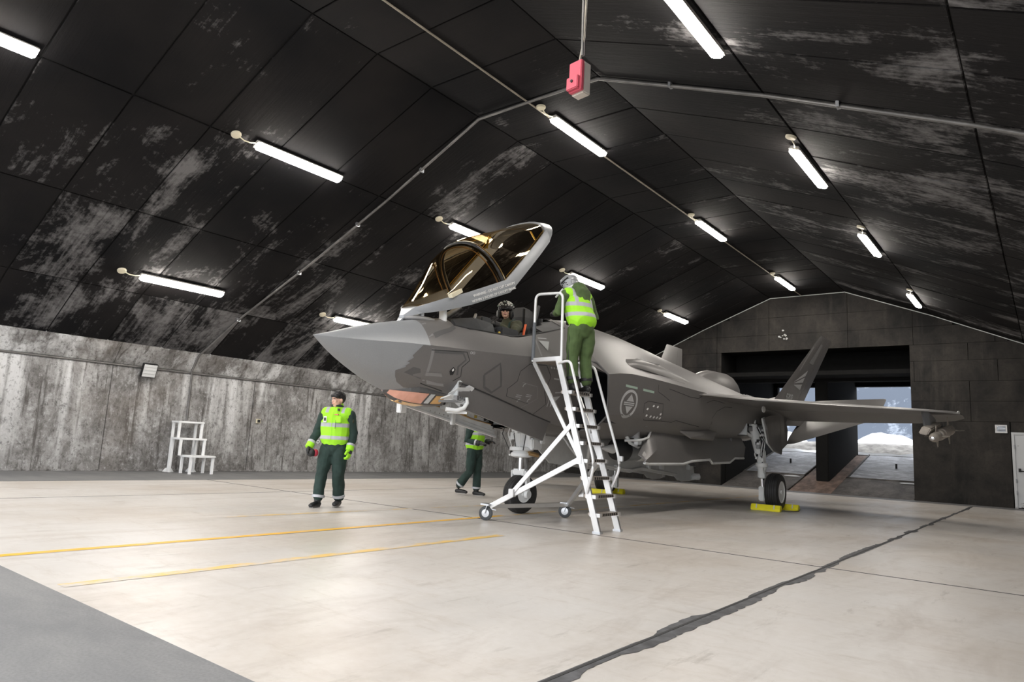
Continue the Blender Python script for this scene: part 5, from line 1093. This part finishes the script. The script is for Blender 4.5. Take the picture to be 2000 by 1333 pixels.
mk('badge',B().box((-.135,-.206,1.27),(-.085,-.19,1.36)),'markwhite',walk,bevel=.004); mk('badge_print',B().box((-.125,-.209,1.29),(-.095,-.2,1.34)),'blk',walk); mk('name_patch',B().box((.035,-.214,1.385),(.095,-.18,1.40)),'redbox',walk); mk('pen',B().cyl((.062,-.212,1.18),(.062,-.212,1.31),.004),'dkgreen',walk)
mk('arm_patch',B().ell((.278,-.02,1.31),(.012,.035,.035)),'olive',walk,smooth=60); mk('collar_tab',B().box((.045,-.125,1.455),(.075,-.1,1.49)),'blk',walk)
mk('carabiner',B().lathe([(.020,-.004),(.026,-.004),(.026,.004),(.020,.004),(.020,-.004)],(-.205,-.15,.97),(.2,1,0),16,cap=False),'palegrey',walk,smooth=50)
em=empty('ear_muffs',walk.matrix_world@Vector((0,0,0))); em.location=(-8.71,6.72,0); em.rotation_euler=(0,0,math.radians(33)); tag(em,'black and red ear muffs held in the walking man\'s glove','ear muffs')
for x,y,m,r in ((-.268,-.19,'blk',.058),(-.235,-.14,'earred',.052)): mk('ear_cup',B().ell((x,y,.80),(.045,.045,.058)),m,em,smooth=60)
mk('ear_pad',B().ell((-.252,-.165,.795),(.03,.045,.05)),'blk',em,smooth=60); mk('head_band',B().tube([(-.275,-.19,.845),(-.30,-.185,.862),(-.335,-.165,.855),(-.345,-.15,.845),(-.30,-.145,.858),(-.245,-.14,.845)],.009,8),'blk',em,smooth=60)
# ---- man behind the nose gear doors
J=dict(head=(0,-.06,1.60),neck=(0,-.01,1.49),chest=(0,0,1.28),waist=(0,0,1.06),pel=(0,0,.93),
 shL=(.20,0,1.40),elL=(.25,.06,1.13),wrL=(.20,-.20,1.12),hdL=(-.1,-1,.05),huL=(.4,0,1),shR=(-.20,0,1.40),elR=(-.27,.03,1.12),wrR=(-.21,-.2,1.08),hdR=(.1,-1,0),huR=(-.3,0,1),
 hipL=(.10,0,.88),knL=(.11,-.04,.47),anL=(.10,-.03,.10),toeL=(.11,-.26,.0),hipR=(-.10,0,.88),knR=(-.11,.03,.48),anR=(-.11,.27,.18),toeR=(-.11,.14,.03))
p2,_,_=person('crew man in lime jacket walking behind the nose gear doors, head hidden',(-9.52,10.95,0),math.radians(100),J,(0,0),dict(fat=1.06,jacket='dkgreen',trousers='dkgreen',hem=1,cuff=1,glove='dark',vest=vest('lime_jacket_band',[(1.03,1.09),(1.24,1.30)]),curlL=.35,curlR=.5))
b=B(); b.ell((0,-.045,1.68),(.085,.10,.075)); blob('hair',b,'hair',p2,.008,1)
# ---- man on the ladder
J=dict(head=(.0,-.31,1.60),neck=(.0,-.19,1.49),chest=(0,-.10,1.28),waist=(0,-.02,1.06),pel=(0,.03,.93),
 shL=(.20,-.13,1.39),elL=(.31,-.15,1.12),wrL=(.18,-.38,1.16),hdL=(-.3,-1,.2),huL=(.3,0,1),shR=(-.20,-.13,1.39),elR=(-.33,-.10,1.13),wrR=(-.20,-.36,1.10),hdR=(.3,-1,0),huR=(-.3,0,1),
 hipL=(.10,.02,.88),knL=(.11,-.03,.48),anL=(.12,.02,.11),toeL=(.13,-.2,.0),hipR=(-.10,.02,.88),knR=(-.11,-.01,.48),anR=(-.12,.03,.11),toeR=(-.14,-.19,.0))
mz=.236+.229*7+.02
ml,JM,RM=person('man in green suit, lime vest and grey helmet on the ladder, back turned',(-5.20,8.13,mz),math.radians(-110),J,(math.radians(20),math.radians(14)),dict(fat=1.05,jacket='green',trousers='green',vest=vest('lime_vest_back_bands',[(1.06,1.12),(1.215,1.275)],(.105,.155,1.27)),curlL=.5,curlR=.5,glove='dark'))
b=B(); chain(b,[(0,.05,1.32),(0,.02,1.44),(0,-.08,1.52)],[(.10,.035),(.135,.055),(.12,.09)]); blob('hood',b,'green',ml,.010,2,.012,9,5)
mk('collar_fur',B().tube([(.10,-.24,1.47),(.13,-.16,1.51),(.08,-.08,1.545),(0,-.065,1.555),(-.08,-.08,1.545),(-.13,-.16,1.51),(-.10,-.24,1.47)],.022,8),'palegrey',ml,smooth=60)
c=JM['head']; b=B(); b.ell(c+RM@Vector((0,.010,.045)),(.118,.135,.118),20,12,RM); b.ell(c+RM@Vector((0,.05,-.02)),(.108,.092,.10),18,10,RM)
for s in (1,-1): b.ell(c+RM@Vector((s*.085,.0,-.035)),(.035,.065,.07),12,8,RM)
hm=blob('helmet',b,'helmet',ml,.008,2)
mk('visor_cover',B().ell(c+RM@Vector((0,-.052,.055)),(.108,.085,.085),18,12,RM),'helmet',hm,smooth=60); mk('visor_track',B().tube([c+RM@Vector((.118,.06,.075)),c+RM@Vector((.122,0,.055)),c+RM@Vector((.112,-.075,.03))],.010,8),'blk',hm)
for k in range(7): a=k*.7; mk('helmet_bolt',B().ell(c+RM@Vector((.112+.006*math.cos(a),-.02+.045*math.cos(a),-.025+.05*math.sin(a))),(.009,.009,.009),8,6),'blk',hm)
for s in (1,-1): ring('trouser_strap',(s*.12,.01,.155),(s*.119,.005,.20),.096,'blk',ml)
mk('side_seam',B().tube([(.205,.03,.95),(.215,.02,.75),(.20,-.0,.5),(.205,.02,.2)],.004,6),'blk',ml)
mk('headset_cord',B().tube([(.10,-.34,1.53),(.16,-.34,1.46),(.18,-.40,1.40)],.015,8),'palegrey',ml,smooth=60)
# ---- pilot in the cockpit
J=dict(head=(0,-.03,.80),neck=(0,.03,.67),chest=(0,.06,.48),waist=(0,.08,.28),pel=(0,.06,.13),
 shL=(.20,.04,.58),elL=(.30,-.16,.42),wrL=(.12,-.40,.52),hdL=(-.3,-1,.1),huL=(.3,0,1),shR=(-.20,.04,.58),elR=(-.29,-.10,.36),wrR=(-.2,-.38,.36),hdR=(0,-1,0),huR=(-.2,0,1),
 hipL=(.10,.0,.12),knL=(.13,-.44,.22),anL=(.12,-.80,-.02),toeL=(.12,-.98,-.06),hipR=(-.10,.0,.12),knR=(-.13,-.44,.22),anR=(-.12,-.80,-.02),toeR=(-.12,-.98,-.06))
pi,JP,RP=person('pilot in olive suit and patterned black helmet seated in the cockpit',(AX+.02,AY+3.58,2.37),0,J,(math.radians(36),math.radians(-2)),dict(fat=1.05,jacket='olive',trousers='olive',collar=1,curlL=.6,curlR=.6,glove='dark'))
c=JP['head']; b=B(); b.ell(c+RP@Vector((0,.02,.055)),(.125,.14,.12),20,12,RP); b.ell(c+RP@Vector((0,.06,-.02)),(.11,.09,.10),18,10,RP)
for s in (1,-1): b.ell(c+RP@Vector((s*.095,.0,-.045)),(.034,.065,.075),12,8,RP)
hm=blob('helmet',b,'blk',pi,.008,2); mk('visor',B().ell(c+RP@Vector((0,-.055,.035)),(.108,.085,.045),18,12,RP),'visor',hm,smooth=60)
for s in (1,-1): mk('ear_cup',B().ell(c+RP@Vector((s*.128,-.005,-.03)),(.012,.045,.055),12,8,RP),'palegrey' if s<0 else 'dkplastic',hm,smooth=60)
rr=random.Random(11)
for k in range(60):
    t=rr.uniform(-PI,0) ; ph=rr.uniform(.25,1.35); p=Vector((.130*math.cos(t)*math.cos(ph)*1.0,.02+.145*math.sin(t)*math.cos(ph),.055+.125*math.sin(ph)))
    mk('helmet_patch',B().ell(c+RP@p,(rr.uniform(.009,.020),rr.uniform(.007,.016),.010),8,5,RP),rr.choice(['markwhite','markwhite','palegrey','blk','markgreen','markwhite']),hm)
for s in (1,-1): mk('harness',B().tube([(s*.09,.10,.70),(s*.10,-.03,.62),(s*.10,-.09,.45),(s*.08,-.10,.28)],.022,6,flat=.4),'dkgreen',pi)
mk('survival_vest',B().box((-.16,-.105,.30),(.16,-.02,.48)),'olive',pi,bevel=.03)
